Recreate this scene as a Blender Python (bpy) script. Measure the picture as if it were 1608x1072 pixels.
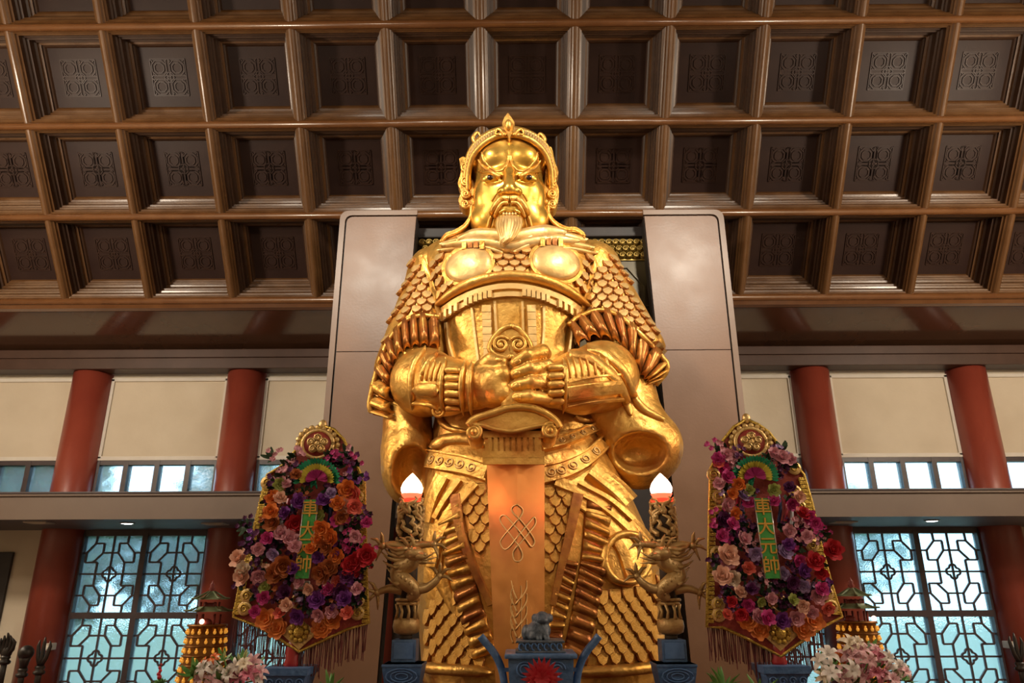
import bpy, bmesh, math, random
import numpy as np
from mathutils import Vector, Matrix
from mathutils.bvhtree import BVHTree

for o in list(bpy.data.objects):
    bpy.data.objects.remove(o)
SC = bpy.context.scene
C = SC.collection
rnd = random.Random(7)

# ------------------------------------------------------------------ camera
F = 1150.0
CX, CY = 804.0, 536.0
PITCH, YAW, ROLL = math.radians(19.02), math.radians(0.47), math.radians(0.16)
EYE = Vector((0.0, 0.0, 1.65))
AX = 0.168            # x of the hall's axis
_f = Vector((-math.sin(YAW) * math.cos(PITCH), math.cos(YAW) * math.cos(PITCH), math.sin(PITCH)))
_r = _f.cross(Vector((0, 0, 1))).normalized()
_u = _r.cross(_f).normalized()
R_ = (_r * math.cos(ROLL) - _u * math.sin(ROLL)).normalized()
U_ = (_u * math.cos(ROLL) + _r * math.sin(ROLL)).normalized()
F_ = _f
cam_d = bpy.data.cameras.new('camera')
cam = bpy.data.objects.new('camera', cam_d)
C.objects.link(cam)
cam_d.sensor_width = 36.0
cam_d.lens = F / 1608.0 * 36.0
cam_d.clip_end = 300
M = Matrix((R_, U_, -F_)).transposed().to_4x4()
M.translation = EYE
cam.matrix_world = M
SC.camera = cam

# ------------------------------------------------------------------ view, world, large lights
SC.view_settings.view_transform = 'Standard'
SC.view_settings.look = 'None'
SC.view_settings.exposure = 0.12
SC.view_settings.gamma = 1.0
SC.view_settings.use_curve_mapping = False
try:
    SC.cycles.use_denoising = True
    SC.cycles.max_bounces = 7
    SC.cycles.diffuse_bounces = 4
    SC.cycles.transparent_max_bounces = 12
    SC.cycles.caustics_reflective = False
    SC.cycles.caustics_refractive = False
    SC.cycles.sample_clamp_indirect = 6.0
except Exception:
    pass
world = bpy.data.worlds.new('sky')
SC.world = world
world.use_nodes = True
bg = world.node_tree.nodes['Background']
bg.inputs[0].default_value = (0.52, 0.80, 1.0, 1)
bg.inputs[1].default_value = 4.2


def lamp_light(name, kind, loc, energy, color, target=None, size=0.3, spot=None, blend=0.6, parent=None):
    d = bpy.data.lights.new(name, kind)
    d.energy = energy
    d.color = color
    if kind == 'AREA':
        d.shape = 'DISK'
        d.size = size
    else:
        d.shadow_soft_size = size
    if kind == 'SPOT':
        d.spot_size = math.radians(spot)
        d.spot_blend = blend
    o = bpy.data.objects.new(name, d)
    C.objects.link(o)
    o.location = loc
    if target is not None:
        o.rotation_euler = (Vector(target) - Vector(loc)).to_track_quat('-Z', 'Y').to_euler()
    if parent:
        o.parent = parent
        o.location = Vector(loc) - parent.location
    return o


WARM = (1.0, 0.90, 0.74)
NEUT = (1.0, 0.84, 0.66)
# floodlights of the hall (their housings are built with the room)
FLOODS = [((-3.45, 2.6, 9.0), (-1.0, 8.0, 5.8), 1750, 60, WARM), ((4.03, 2.6, 9.1), (1.3, 8.0, 5.8), 1950, 60, WARM)]
ADDED_PENDANTS = [(-6.2, 1.5, 7.0), (6.5, 1.5, 7.0), (0.17, -3.5, 7.6), (-8.6, 5.2, 6.4), (8.9, 5.2, 6.4)]  # unseen pendants added to light the walls, ceiling and statue
ADDED_PENDANT_W = (320, 320, 90, 850, 850)
for i, (l, t, e, s, c) in enumerate(FLOODS):
    lamp_light('floodlight_beam', 'SPOT', l, e, c, t, 0.45, s, 1.0)
for l, pw in zip(ADDED_PENDANTS, ADDED_PENDANT_W):
    lamp_light('added_pendant_glow', 'POINT', (l[0], l[1], l[2] - 0.45), pw, NEUT, None, 0.34)

# ------------------------------------------------------------------ photograph pixel -> place
def ray(px, py):
    return (R_ * ((px - CX) / F) + U_ * ((CY - py) / F) + F_)


def W(px, py, d):
    r = ray(px, py)
    return EYE + r * ((d - EYE.y) / r.y)


def PX(p):            # metres per pixel at p
    return (Vector(p) - EYE).dot(F_) / F


def Wa(pts, d):
    return [W(x, y, d) for x, y in pts]


# ------------------------------------------------------------------ materials
MATS = {}


def mat(name, col, rough=0.5, metal=0.0, col2=None, nscale=4.0, bump=0.0, bscale=30.0, emit=None, estr=0.0, detail=4.0,
        col3=None, spec=0.5, stretch=None, coat=0.0, rvar=0.0, lo=0.35, hi=0.65, sss=0.0):
    if name in MATS:
        return MATS[name]
    m = bpy.data.materials.new(name)
    m.use_nodes = True
    nt = m.node_tree
    b = nt.nodes['Principled BSDF']
    b.inputs['Base Color'].default_value = (*col, 1)
    b.inputs['Roughness'].default_value = rough
    b.inputs['Metallic'].default_value = metal
    b.inputs['Specular IOR Level'].default_value = spec
    if coat:
        b.inputs['Coat Weight'].default_value = coat
        b.inputs['Coat Roughness'].default_value = 0.15
    tc = nt.nodes.new('ShaderNodeTexCoord')
    src = tc.outputs['Object']
    if stretch:
        mp = nt.nodes.new('ShaderNodeMapping')
        mp.inputs['Scale'].default_value = stretch
        nt.links.new(src, mp.inputs[0])
        src = mp.outputs[0]
    if col2 or rvar:
        n = nt.nodes.new('ShaderNodeTexNoise')
        n.inputs['Scale'].default_value = nscale
        n.inputs['Detail'].default_value = detail
        nt.links.new(src, n.inputs['Vector'])
        r = nt.nodes.new('ShaderNodeValToRGB')
        r.color_ramp.elements[0].position = lo
        r.color_ramp.elements[1].position = hi
        r.color_ramp.elements[0].color = (*col, 1)
        r.color_ramp.elements[1].color = (*(col2 or col), 1)
        if col3:
            e = r.color_ramp.elements.new(min(hi + 0.1, 1.0))
            e.color = (*col3, 1)
        nt.links.new(n.outputs['Fac'], r.inputs[0])
        nt.links.new(r.outputs[0], b.inputs['Base Color'])
        if rvar:
            mr = nt.nodes.new('ShaderNodeMapRange')
            mr.inputs[1].default_value = 0.3
            mr.inputs[2].default_value = 0.7
            mr.inputs[3].default_value = rough - rvar
            mr.inputs[4].default_value = rough + rvar
            nt.links.new(n.outputs['Fac'], mr.inputs[0])
            nt.links.new(mr.outputs[0], b.inputs['Roughness'])
    if bump:
        n2 = nt.nodes.new('ShaderNodeTexNoise')
        n2.inputs['Scale'].default_value = bscale
        n2.inputs['Detail'].default_value = 3
        nt.links.new(src, n2.inputs['Vector'])
        bp = nt.nodes.new('ShaderNodeBump')
        bp.inputs['Strength'].default_value = bump
        bp.inputs['Distance'].default_value = 0.02
        nt.links.new(n2.outputs['Fac'], bp.inputs['Height'])
        nt.links.new(bp.outputs[0], b.inputs['Normal'])
    if emit:
        b.inputs['Emission Color'].default_value = (*emit, 1)
        b.inputs['Emission Strength'].default_value = estr
    MATS[name] = m
    return m


# ------------------------------------------------------------------ objects
def me_from(verts, faces, smooth=False):
    me = bpy.data.meshes.new('m')
    me.from_pydata([tuple(v) for v in verts], [], [tuple(f) for f in faces])
    if smooth:
        me.polygons.foreach_set('use_smooth', [True] * len(me.polygons))
    me.update()
    return me


def base_of(o):
    p = o
    while p.parent:
        p = p.parent
    return p


def obj(name, me, m=None, parent=None, mw=None):
    """one mesh object; geometry is in world coordinates unless mw places it"""
    if isinstance(me, MB):
        me = me.mesh()
    o = bpy.data.objects.new(name, me)
    me.name = name
    C.objects.link(o)
    if m is not None and len(me.materials) == 0:
        me.materials.append(m)
    mw = mw if mw is not None else Matrix.Identity(4)
    if parent is not None:
        o.parent = parent
        o.matrix_local = WM[parent.name].inverted() @ mw
    else:
        o.matrix_local = mw
    WM[o.name] = mw
    return o


WM = {}


def tag(o, label, cat, group=None, kind=None):
    o['label'] = label
    o['category'] = cat
    if group:
        o['group'] = group
    if kind:
        o['kind'] = kind
    return o


def thing(name, loc, label, cat, group=None):
    e = bpy.data.objects.new(name, None)
    C.objects.link(e)
    e.empty_display_size = 0.1
    e.location = loc
    WM[e.name] = Matrix.Translation(Vector(loc))
    return tag(e, label, cat, group)


def struct(name, me, m, parent=None, label=None):
    o = obj(name, me, m, parent)
    if parent is None:
        o['kind'] = 'structure'
        if label:
            o['label'] = label
    return o


class MB:
    """collects shapes into one mesh"""
    def __init__(s):
        s.v, s.f, s.sm = [], [], []

    def add(s, v, f, smooth=False):
        k = len(s.v)
        s.v += [tuple(p) for p in v]
        s.f += [tuple(i + k for i in q) for q in f]
        s.sm += [smooth] * len(f)
        return s

    def mesh(s):
        me = bpy.data.meshes.new('m')
        me.from_pydata(s.v, [], s.f)
        me.polygons.foreach_set('use_smooth', s.sm)
        me.update()
        return me

    def box(s, lo, hi, bev=0.0):
        (x0, y0, z0), (x1, y1, z1) = lo, hi
        if bev <= 0:
            v = [(x, y, z) for z in (z0, z1) for y in (y0, y1) for x in (x0, x1)]
            f = [(0, 2, 3, 1), (4, 5, 7, 6), (0, 1, 5, 4), (2, 6, 7, 3), (0, 4, 6, 2), (1, 3, 7, 5)]
            return s.add(v, f)
        bm = bmesh.new()
        bmesh.ops.create_cube(bm, size=1)
        for v in bm.verts:
            v.co = Vector(((x0 + x1) / 2 + v.co.x * (x1 - x0), (y0 + y1) / 2 + v.co.y * (y1 - y0), (z0 + z1) / 2 + v.co.z * (z1 - z0)))
        bmesh.ops.bevel(bm, geom=bm.edges[:], offset=bev, segments=2, affect='EDGES', profile=0.6)
        s.bm(bm)
        return s

    def bm(s, bm, smooth=False):
        bm.verts.index_update()
        s.add([v.co.copy() for v in bm.verts], [[v.index for v in f.verts] for f in bm.faces], smooth)
        bm.free()
        return s

    def bar(s, a, b, w, h, up=(0, 0, 1)):
        """box-section bar from a to b"""
        a, b = Vector(a), Vector(b)
        t = (b - a).normalized()
        up = Vector(up)
        if abs(t.dot(up)) > 0.98:
            up = Vector((0, 1, 0))
        sx = t.cross(up).normalized()
        sz = sx.cross(t).normalized()
        v = []
        for p in (a, b):
            for i, j in ((-1, -1), (1, -1), (1, 1), (-1, 1)):
                v.append(p + sx * (w / 2 * i) + sz * (h / 2 * j))
        return s.add(v, [(0, 1, 2, 3), (7, 6, 5, 4), (0, 4, 5, 1), (1, 5, 6, 2), (2, 6, 7, 3), (3, 7, 4, 0)])

    def tube(s, pts, rad, n=8, cap=True, smooth=True, squash=None):
        """round tube along points, radius per point"""
        pts = [Vector(p) for p in pts]
        if not hasattr(rad, '__len__'):
            rad = [rad] * len(pts)
        v, f = [], []
        prev = None
        for i, p in enumerate(pts):
            t = (pts[min(i + 1, len(pts) - 1)] - pts[max(i - 1, 0)])
            t = t.normalized() if t.length > 1e-9 else Vector((0, 0, 1))
            if prev is None:
                a = Vector((0, 0, 1)) if abs(t.z) < 0.9 else Vector((1, 0, 0))
                sx = t.cross(a).normalized()
            else:
                sx = (prev - t * prev.dot(t))
                sx = sx.normalized() if sx.length > 1e-6 else prev
            prev = sx
            sy = t.cross(sx)
            for k in range(n):
                an = 2 * math.pi * k / n
                v.append(p + (sx * math.cos(an) + sy * math.sin(an)) * rad[i])
        for i in range(len(pts) - 1):
            for k in range(n):
                a, b = i * n + k, i * n + (k + 1) % n
                f.append((a, b, b + n, a + n))
        if cap:
            f.append(tuple(reversed(range(n))))
            f.append(tuple(range((len(pts) - 1) * n, len(pts) * n)))
        return s.add(v, f, smooth)

    def lathe(s, c, prof, n=24, smooth=True, axis='z', sx=1.0, sy=1.0):
        """profile [(r, h)...] turned about the vertical through c"""
        v, f = [], []
        for r, h in prof:
            for k in range(n):
                an = 2 * math.pi * k / n
                v.append((c[0] + r * math.cos(an) * sx, c[1] + r * math.sin(an) * sy, c[2] + h))
        for i in range(len(prof) - 1):
            for k in range(n):
                a, b = i * n + k, i * n + (k + 1) % n
                f.append((a, b, b + n, a + n))
        f.append(tuple(reversed(range(n))))
        f.append(tuple(range((len(prof) - 1) * n, len(prof) * n)))
        return s.add(v, f, smooth)

    def ball(s, c, r, n=12, m=8, rot=None):
        c = Vector(c)
        if not hasattr(r, '__len__'):
            r = (r, r, r)
        v, f = [], []
        for i in range(m + 1):
            ph = math.pi * i / m
            for k in range(n):
                an = 2 * math.pi * k / n
                p = Vector((math.sin(ph) * math.cos(an) * r[0], math.sin(ph) * math.sin(an) * r[1], math.cos(ph) * r[2]))
                v.append(c + (rot @ p if rot else p))
        for i in range(m):
            for k in range(n):
                a, b = i * n + k, i * n + (k + 1) % n
                f.append((a, a + n, b + n, b))
        return s.add(v, f, True)

    def prism(s, pts, depth, smooth=False):
        """closed outline of 3D points, thickened by the vector depth"""
        n = len(pts)
        depth = Vector(depth)
        v = [Vector(p) for p in pts] + [Vector(p) + depth for p in pts]
        f = [tuple(range(n)), tuple(reversed(range(n, 2 * n)))]
        for i in range(n):
            j = (i + 1) % n
            f.append((j, i, i + n, j + n))
        return s.add(v, f, smooth)


def copy_tree(o, parent=None, mw=None):
    c = o.copy()
    C.objects.link(c)
    c.parent = parent
    if mw is not None:
        c.matrix_local = mw
    for ch in [x for x in bpy.data.objects if x.parent == o]:
        copy_tree(ch, c)
    return c


def smooth_line(pts, n=6):
    """Catmull-Rom through points of any dimension"""
    P = [np.array(p, float) for p in pts]
    if len(P) < 3:
        return [P[0] + (P[-1] - P[0]) * t for t in np.linspace(0, 1, n + 1)]
    P = [2 * P[0] - P[1]] + P + [2 * P[-1] - P[-2]]
    out = []
    for i in range(1, len(P) - 2):
        for k in range(n):
            t = k / n
            a, b, c, d = P[i - 1], P[i], P[i + 1], P[i + 2]
            out.append(0.5 * ((2 * b) + (c - a) * t + (2 * a - 5 * b + 4 * c - d) * t * t + (3 * b - a - 3 * c + d) * t ** 3))
    out.append(P[-2])
    return out


# ================================================================== the hall
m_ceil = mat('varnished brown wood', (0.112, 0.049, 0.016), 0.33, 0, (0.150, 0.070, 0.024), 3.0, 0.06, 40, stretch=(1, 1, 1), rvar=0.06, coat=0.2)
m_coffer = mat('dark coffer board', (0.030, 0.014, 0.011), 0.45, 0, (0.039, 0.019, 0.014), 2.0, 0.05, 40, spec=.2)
m_fret = mat('carved coffer board', (0.036, 0.016, 0.011), 0.4, 0, (0.046, 0.021, 0.014), 6.0, spec=.25)
m_cornice = mat('brown cornice paint', (0.066, 0.030, 0.016), 0.11, 0, (0.080, 0.037, 0.020), 2.0, 0.0, 20, spec=.5, coat=.6)
m_ledge = mat('taupe ledge paint', (0.145, 0.100, 0.074), 0.45, 0, (0.16, 0.112, 0.083), 2.0, 0.03, 20)
m_soffit = mat('grey soffit paint', (0.13, 0.11, 0.115), 0.5, 0, (0.15, 0.125, 0.13), 2.0)
m_cream = mat('cream plaster', (0.62, 0.53, 0.40), 0.75, 0, (0.68, 0.59, 0.455), 1.3, 0.10, 14, detail=6)
m_white = mat('off white moulding', (0.70, 0.65, 0.57), 0.6, 0, (0.74, 0.69, 0.61), 5.0)
m_red = mat('red column lacquer', (0.255, 0.044, 0.026), 0.35, 0, (0.29, 0.055, 0.031), 1.5, 0.03, 25, coat=0.12)
m_redcap = mat('dark red column collar', (0.17, 0.034, 0.024), 0.45)
m_frame = mat('dark window frame', (0.040, 0.026, 0.030), 0.4, 0, (0.055, 0.035, 0.038), 8.0)
m_floor = mat('polished stone floor', (0.16, 0.12, 0.09), 0.3, 0, (0.22, 0.17, 0.13), 3.0)
m_dark = mat('near black wood', (0.020, 0.015, 0.014), 0.5, 0, (0.030, 0.022, 0.020), 4.0)


def glass_mat(name, tint, rough):
    m = bpy.data.materials.new(name)
    m.use_nodes = True
    nt = m.node_tree
    nt.nodes.remove(nt.nodes['Principled BSDF'])
    out = nt.nodes['Material Output']
    rf = nt.nodes.new('ShaderNodeBsdfRefraction')
    rf.inputs['Color'].default_value = (*tint, 1)
    rf.inputs['Roughness'].default_value = rough
    rf.inputs['IOR'].default_value = 1.12
    tr = nt.nodes.new('ShaderNodeBsdfTranslucent')
    tr.inputs['Color'].default_value = (*tint, 1)
    gl = nt.nodes.new('ShaderNodeBsdfGlossy')
    gl.inputs['Roughness'].default_value = 0.25
    n = nt.nodes.new('ShaderNodeTexNoise')
    n.inputs['Scale'].default_value = 22
    n.inputs['Detail'].default_value = 2
    tc = nt.nodes.new('ShaderNodeTexCoord')
    nt.links.new(tc.outputs['Object'], n.inputs['Vector'])
    bp = nt.nodes.new('ShaderNodeBump')
    bp.inputs['Strength'].default_value = 0.35
    bp.inputs['Distance'].default_value = 0.03
    nt.links.new(n.outputs['Fac'], bp.inputs['Height'])
    for s in (rf, gl):
        nt.links.new(bp.outputs[0], s.inputs['Normal'])
    a = nt.nodes.new('ShaderNodeMixShader')
    a.inputs[0].default_value = 0.25
    nt.links.new(rf.outputs[0], a.inputs[1])
    nt.links.new(tr.outputs[0], a.inputs[2])
    b = nt.nodes.new('ShaderNodeMixShader')
    b.inputs[0].default_value = 0.05
    nt.links.new(a.outputs[0], b.inputs[1])
    nt.links.new(gl.outputs[0], b.inputs[2])
    nt.links.new(b.outputs[0], out.inputs['Surface'])
    return m


m_glass = glass_mat('rippled glass', (0.86, 0.97, 1.0), 0.10)
m_glass2 = glass_mat('frosted glass', (0.90, 0.97, 1.0), 0.22)

YW = 12.40          # face of the back wall
# ---- ceiling: slope of coffers
SL = math.radians(52.0)
T_ = Vector((0, -math.cos(SL), math.sin(SL)))
N_ = Vector((0, -math.sin(SL), -math.cos(SL)))
KC = 0.937
CO = Vector((AX, 11.9 * KC, 1.65 + 4.786 * KC))
PIT = 1.472


def cp(x, t, n=0.0):
    return CO + (Vector((x, 0, 0)) + T_ * t + N_ * n) * KC


slope_m = Matrix((Vector((KC, 0, 0)), T_ * KC, N_ * KC)).transposed().to_4x4()
ceil = MB()
ceil.prism([cp(-13, -0.3, -0.62), cp(13, -0.3, -0.62), cp(13, 7.6, -0.62), cp(-13, 7.6, -0.62)], N_ * -0.15)
ytop, ztop = cp(0, 7.6).y, cp(0, 7.6).z
ceil.box((-13, -7, ztop), (13, ytop + 0.6, ztop + 0.2))
ceiling = struct('ceiling', ceil, m_coffer, label='brown coffered ceiling sloping down to the back wall')

prof = [(.736, .050), (.715, .046), (.690, .030), (.672, 0.0), (.655, -.012), (.655, -.045), (.628, -.060), (.628, -.150), (.600, -.162), (.600, -.205), (.572, -.215), (.572, -.330),
        (.540, -.342), (.540, -.385), (.505, -.395), (.505, -.425), (.480, -.440), (.462, -.470)]
cm = MB()
v, f = [], []
for a, n in prof:
    v += [(-a, -a, n), (a, -a, n), (a, a, n), (-a, a, n)]
for i in range(len(prof) - 1):
    for k in range(4):
        p, q = i * 4 + k, i * 4 + (k + 1) % 4
        f.append((p, q, q + 4, p + 4))
cm.add(v, f)
me_coffer = cm.mesh()
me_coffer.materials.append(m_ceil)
me_coffer.materials.append(mat('shaded coffer steps', (.052, .023, .011), .42, 0, (.066, .030, .014), 3.0))
me_coffer.polygons.foreach_set('material_index', [1 if i % 4 and (6 <= i // 4 <= 11 or i // 4 >= 14) else 0 for i in range(len(me_coffer.polygons))])  # shade painted on three sides of the deep steps; lower side stays plain
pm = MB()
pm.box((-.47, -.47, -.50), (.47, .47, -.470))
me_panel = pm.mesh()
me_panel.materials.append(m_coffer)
# fretwork: raised interlaced octagons on a square field
fm = MB()
fr = 0.285


def fb(a, b, w=0.018, h=0.022):
    fm.bar((a[0], a[1], -.466), (b[0], b[1], -.466), w, h, (0, 0, 1))


for s in (-1, 1):
    fb((-fr, s * fr), (fr, s * fr), .014)
    fb((s * fr, -fr), (s * fr, fr), .014)
    fb((-fr, s * .028), (fr, s * .028), .014)
    fb((s * .028, -fr), (s * .028, fr), .014)
for cx in (-.145, .145):
    for cy in (-.145, .145):
        for R, w in ((.118, .016), (.075, .016)):
            o8 = [(cx + R * sx, cy + R * sy) for sx, sy in ((.45, 1), (1, .45), (1, -.45), (.45, -1), (-.45, -1), (-1, -.45), (-1, .45), (-.45, 1))]
            for i in range(8):
                fb(o8[i], o8[(i + 1) % 8], w)
        for sx in (-1, 1):
            for sy in (-1, 1):
                fb((cx + sx * .098, cy + sy * .098), (cx + sx * .14, cy + sy * .14), .016)
o4 = [(0, .085), (.085, 0), (0, -.085), (-.085, 0)]
for i in range(4):
    fb(o4[i], o4[(i + 1) % 4], .016)
me_fret = fm.mesh()
me_fret.materials.append(m_fret)
for r in range(5):
    for c in range(-8, 9):
        mw = Matrix.Translation(cp(c * PIT, .106 + PIT * (r + .5))) @ slope_m
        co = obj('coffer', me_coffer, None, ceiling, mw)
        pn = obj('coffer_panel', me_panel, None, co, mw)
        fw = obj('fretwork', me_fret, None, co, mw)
for r in range(6):
    t = .106 + PIT * r
    bm_ = MB()
    bm_.tube([cp(-11.7, t, .012), cp(11.7, t, .012)], .060, 14)
    if r == 0:
        bm_.prism([cp(-11.7, -.02, .04), cp(-11.7, .10, .05), cp(-11.7, .10, -.3), cp(-11.7, -.02, -.3)], (21.9, 0, 0))
    obj('beam_roll', bm_, mat('polished brown roll', (.15, .060, .020), .24, 0, (.19, .080, .028), 3.0, coat=.4), ceiling)

# ---- cornice below the slope
zl = CO.z
tr = MB()
tr.prism([(-11, 11.15, 6.05), (-11, 11.13, 6.05), (-11, 11.13, 6.11), (-11, 11.6, 6.11), (-11, 12.3, 5.85), (-11, 12.3, 5.64)], (22, 0, 0))
struct('trim_1', tr, m_cornice, label='brown cornice band under the coffered slope')
tr = MB()
tr.box((-11, 12.00, 5.53), (11, 12.35, 5.68), .012)
tr.box((-11, 12.02, 5.335), (11, 12.35, 5.53), .012)
struct('trim_2', tr, mat('dark cornice moulding', (0.060, 0.030, 0.020), 0.4, 0, (0.075, 0.038, 0.026), 3.0, spec=.25), label='dark moulding along the foot of the cornice')

# ---- ledge between the two window storeys
ZS, ZT, YL = 2.668, 3.03, 10.60
tr = MB()
tr.prism([(-11, YL, ZS), (-11, YL, ZT - .05), (-11, YL - .035, ZT - .035), (-11, YL - .035, ZT), (-11, YW + .1, ZT), (-11, YW + .1, ZS + .02), (-11, YL + .06, ZS + .02), (-11, YL + .06, ZS)], (22, 0, 0))
ledge = struct('trim_3', tr, m_ledge, label='taupe ledge between upper and lower windows')
s = MB()
s.box((-11, YL + .06, ZS), (11, YW + .1, ZS + .018))
obj('soffit', s, m_soffit, ledge)
s = MB()
s.box((-11, YL - .05, ZT - .006), (11, YL + .02, ZT + .022), .006)
obj('ledge_lip', s, m_frame, ledge)

# ---- columns
COLX = [-10.4, -7.66, -4.94, -2.28, 2.28, 4.94, 7.66, 10.4]
cl_lab = {-7.66: 'red lacquered column at far left beside cream wall panel', -4.94: 'red lacquered column between left lattice window and left flower board',
          4.94: 'red lacquered column between right flower board and right lattice window', 7.66: 'red lacquered column at the far right edge'}
for x in COLX:
    c = (AX + x, YW, 0)
    lab = cl_lab.get(x, 'red lacquered column hidden behind brown panel' if abs(x) < 4 else 'red lacquered column beyond the outermost window')
    t = thing('column', c, lab, 'column', 'red columns of the back wall')
    b = MB()
    b.lathe(c, [(.335, 0), (.335, 5.335)], 40)
    obj('shaft', b, m_red, t)
    b = MB()
    b.lathe((c[0], c[1], 0), [(.46, 0), (.46, .12), (.42, .16), (.40, .24), (.34, .28)], 40)
    obj('plinth', b, m_redcap, t)

# ---- back wall pieces and windows
PAT = []
hexA = [(.265, .10), (.40, .10), (.40, .225), (.27, .35), (.12, .35), (.12, .225)]
hexB = [(.66, .10), (.805, .10), (.94, .225), (.94, .35), (.805, .35), (.66, .225)]
rot = lambda h: [(1 - u, 1 - v) for u, v in h]
for h in (hexA, hexB, rot(hexA), rot(hexB)):
    PAT += [(h[i], h[(i + 1) % 6]) for i in range(6)]
for a, b in (((.26, 0), (.265, .1)), ((0, .225), (.12, .225)), ((.40, .225), (.66, .225)), ((.27, .35), (.27, .65)), ((.80, 0), (.805, .1)), ((.94, .225), (1, .225)), ((.805, .35), (.73, .65))):
    PAT.append((a, b))
PAT = [q for q in PAT if q != ((.805, .35), (.73, .65))]
PAT += [((.735, .35), (.735, .65))]
for a, b in (((.26, 0), (.265, .1)), ((0, .225), (.12, .225)), ((.40, .225), (.66, .225)), ((.80, 0), (.805, .1)), ((.94, .225), (1, .225))):
    PAT.append(((1 - a[0], 1 - a[1]), (1 - b[0], 1 - b[1])))
PAT += [((.5, 0), (.5, 1)), ((0, .5), (1, .5)), ((.735, .35), (.805, .35)), ((.27, .65), (.195, .65))]


def lattice_mesh(w, h, mirror):
    b = MB()
    for (u0, v0), (u1, v1) in PAT:
        if mirror:
            u0, u1 = 1 - u0, 1 - u1
        b.bar(((u0 - .5) * w, 0, (.5 - v0) * h), ((u1 - .5) * w, 0, (.5 - v1) * h), .028, .030, (0, 1, 0))
    # quatrefoil
    q = []
    for k in range(4):
        for j in range(8):
            a = math.pi / 2 * k + math.radians(-92 + 184 * j / 7)
            q.append((w * (.062 * math.cos(math.pi / 2 * k) + .056 * math.cos(a)), 0, w * (.062 * math.sin(math.pi / 2 * k) + .056 * math.sin(a))))
    q.append(q[0])
    for i in range(32):
        b.bar(q[i], q[i + 1], .026, .032, (0, 1, 0))
    return b.mesh()


LW, LH, ZTR = 0.965, 1.20, 1.345
lat = {False: lattice_mesh(LW, LH, False), True: lattice_mesh(LW, LH, True)}
for m in lat.values():
    m.materials.append(m_frame)
pb = MB()
pb.box((-LW / 2, .03, -LH / 2), (LW / 2, .038, LH / 2))
me_pane = pb.mesh()
me_pane.materials.append(m_glass)
wall = MB()
nwin = 0
WIN_LAB = {-6.3: 'lattice window of four leaves at left, showing teal trees', 6.3: 'bright lattice window of four leaves at right'}
for i in range(len(COLX) - 1):
    x0, x1 = AX + COLX[i] + .30, AX + COLX[i + 1] - .30
    xm = (COLX[i] + COLX[i + 1]) / 2
    x = AX + xm
    central = abs(xm) < 1
    # upper storey: cream infill with moulded edge, strip window below
    if central:
        wall.box((x0, YW, 0), (x1, YW + .25, 5.6))
        continue
    wall.box((x0, YW, 3.83), (x1, YW + .25, 5.6))
    mo = MB()
    e0, e1 = x0 + .05, x1 - .05
    for a, b in (((e0, 3.845), (e0, 5.26)), ((e1, 3.845), (e1, 5.26))):
        mo.box((a[0] - .035, YW - .03, a[1]), (a[0] + .035, YW, b[1]), .008)
    mo.box((e0 - .035, YW - .03, 3.815), (e1 + .035, YW, 3.885), .008)
    mo.box((e0 - .035, YW - .03, 5.21), (e1 + .035, YW, 5.27), .008)
    nwin += 1
    struct('trim_%d' % (nwin + 3), mo, m_white, label='white moulding framing a cream wall panel')
    wn = MB()
    zt, zb = 3.815, 2.99
    g0, g1 = x0 + .0, x1 - .0
    wn.box((g0, YW - .02, zt - .075), (g1, YW + .12, zt))
    wn.box((g0, YW - .02, zb), (g1, YW + .12, zb + .08))
    n4 = 4
    step = (g1 - g0) / n4
    for k in range(n4 + 1):
        xx = min(max(g0 + k * step, g0 + .04), g1 - .04)
        wn.box((xx - .042, YW - .025, zb), (xx + .042, YW + .12, zt))
    wo = struct('window_%d' % (2 * nwin - 1), wn, m_frame, label='strip window of four panes above the ledge')
    for k in range(n4):
        pp = MB()
        pp.box((g0 + k * step + .035, YW + .05, zb + .05), (g0 + (k + 1) * step - .035, YW + .058, zt - .06))
        obj('pane', pp, m_glass2, wo)
    # lower storey
    if abs(xm) > 8.5:
        wall.box((x0, YW, 0), (x1, YW + .25, 2.75))
        continue
    wn = MB()
    zt = 2.617
    wn.box((x0, YW - .03, zt - .045), (x1, YW + .10, zt + .06))
    for k in (-1, 0, 1):
        xx = x + k * (LW + .085)
        wn.box((xx - (.045 if k == 0 else .055), YW - .04, 0.05), (xx + (.045 if k == 0 else .055), YW + .10, zt))
    wn.box((x - LW - .09, YW - .046, ZTR - .05), (x + LW + .09, YW + .094, ZTR + .045))
    wn.box((x - LW - .09, YW - .04, .0), (x + LW + .09, YW + .10, .12))
    # side boards between window and column
    wn.box((x0, YW + .02, 0), (x - LW - .07, YW + .1, zt))
    wn.box((x + LW + .07, YW + .02, 0), (x1, YW + .1, zt))
    lab = WIN_LAB.get(round(xm, 3), 'lattice window partly behind a flower board and brown panel')
    wo = struct('window_%d' % (2 * nwin), wn, m_frame, label=lab)
    for sx in (-1, 1):
        for zc in (ZTR + .02 + LH / 2, ZTR - .02 - LH / 2):
            mw = Matrix.Translation((x + sx * (LW / 2 + .043), YW + .02, zc + (.01 if zc > ZTR else -.01)))
            obj('pane', me_pane, None, wo, mw)
            obj('lattice', lat[xm < 0], None, wo, mw)
wall.box((-12, YW + .12, 5.3), (12, YW + .3, 6.6))
struct('wall_back', wall, m_cream, label='cream back wall between the red columns')
# dark board on the cream wall at the far left
b = MB()
b.box((AX - 9.85, YW - .06, .3), (AX - 8.42, YW - .005, 2.32), .012)
d = obj('notice_board', b, m_dark)
tag(d, 'dark wooden board on cream wall at the left edge', 'board')

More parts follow.
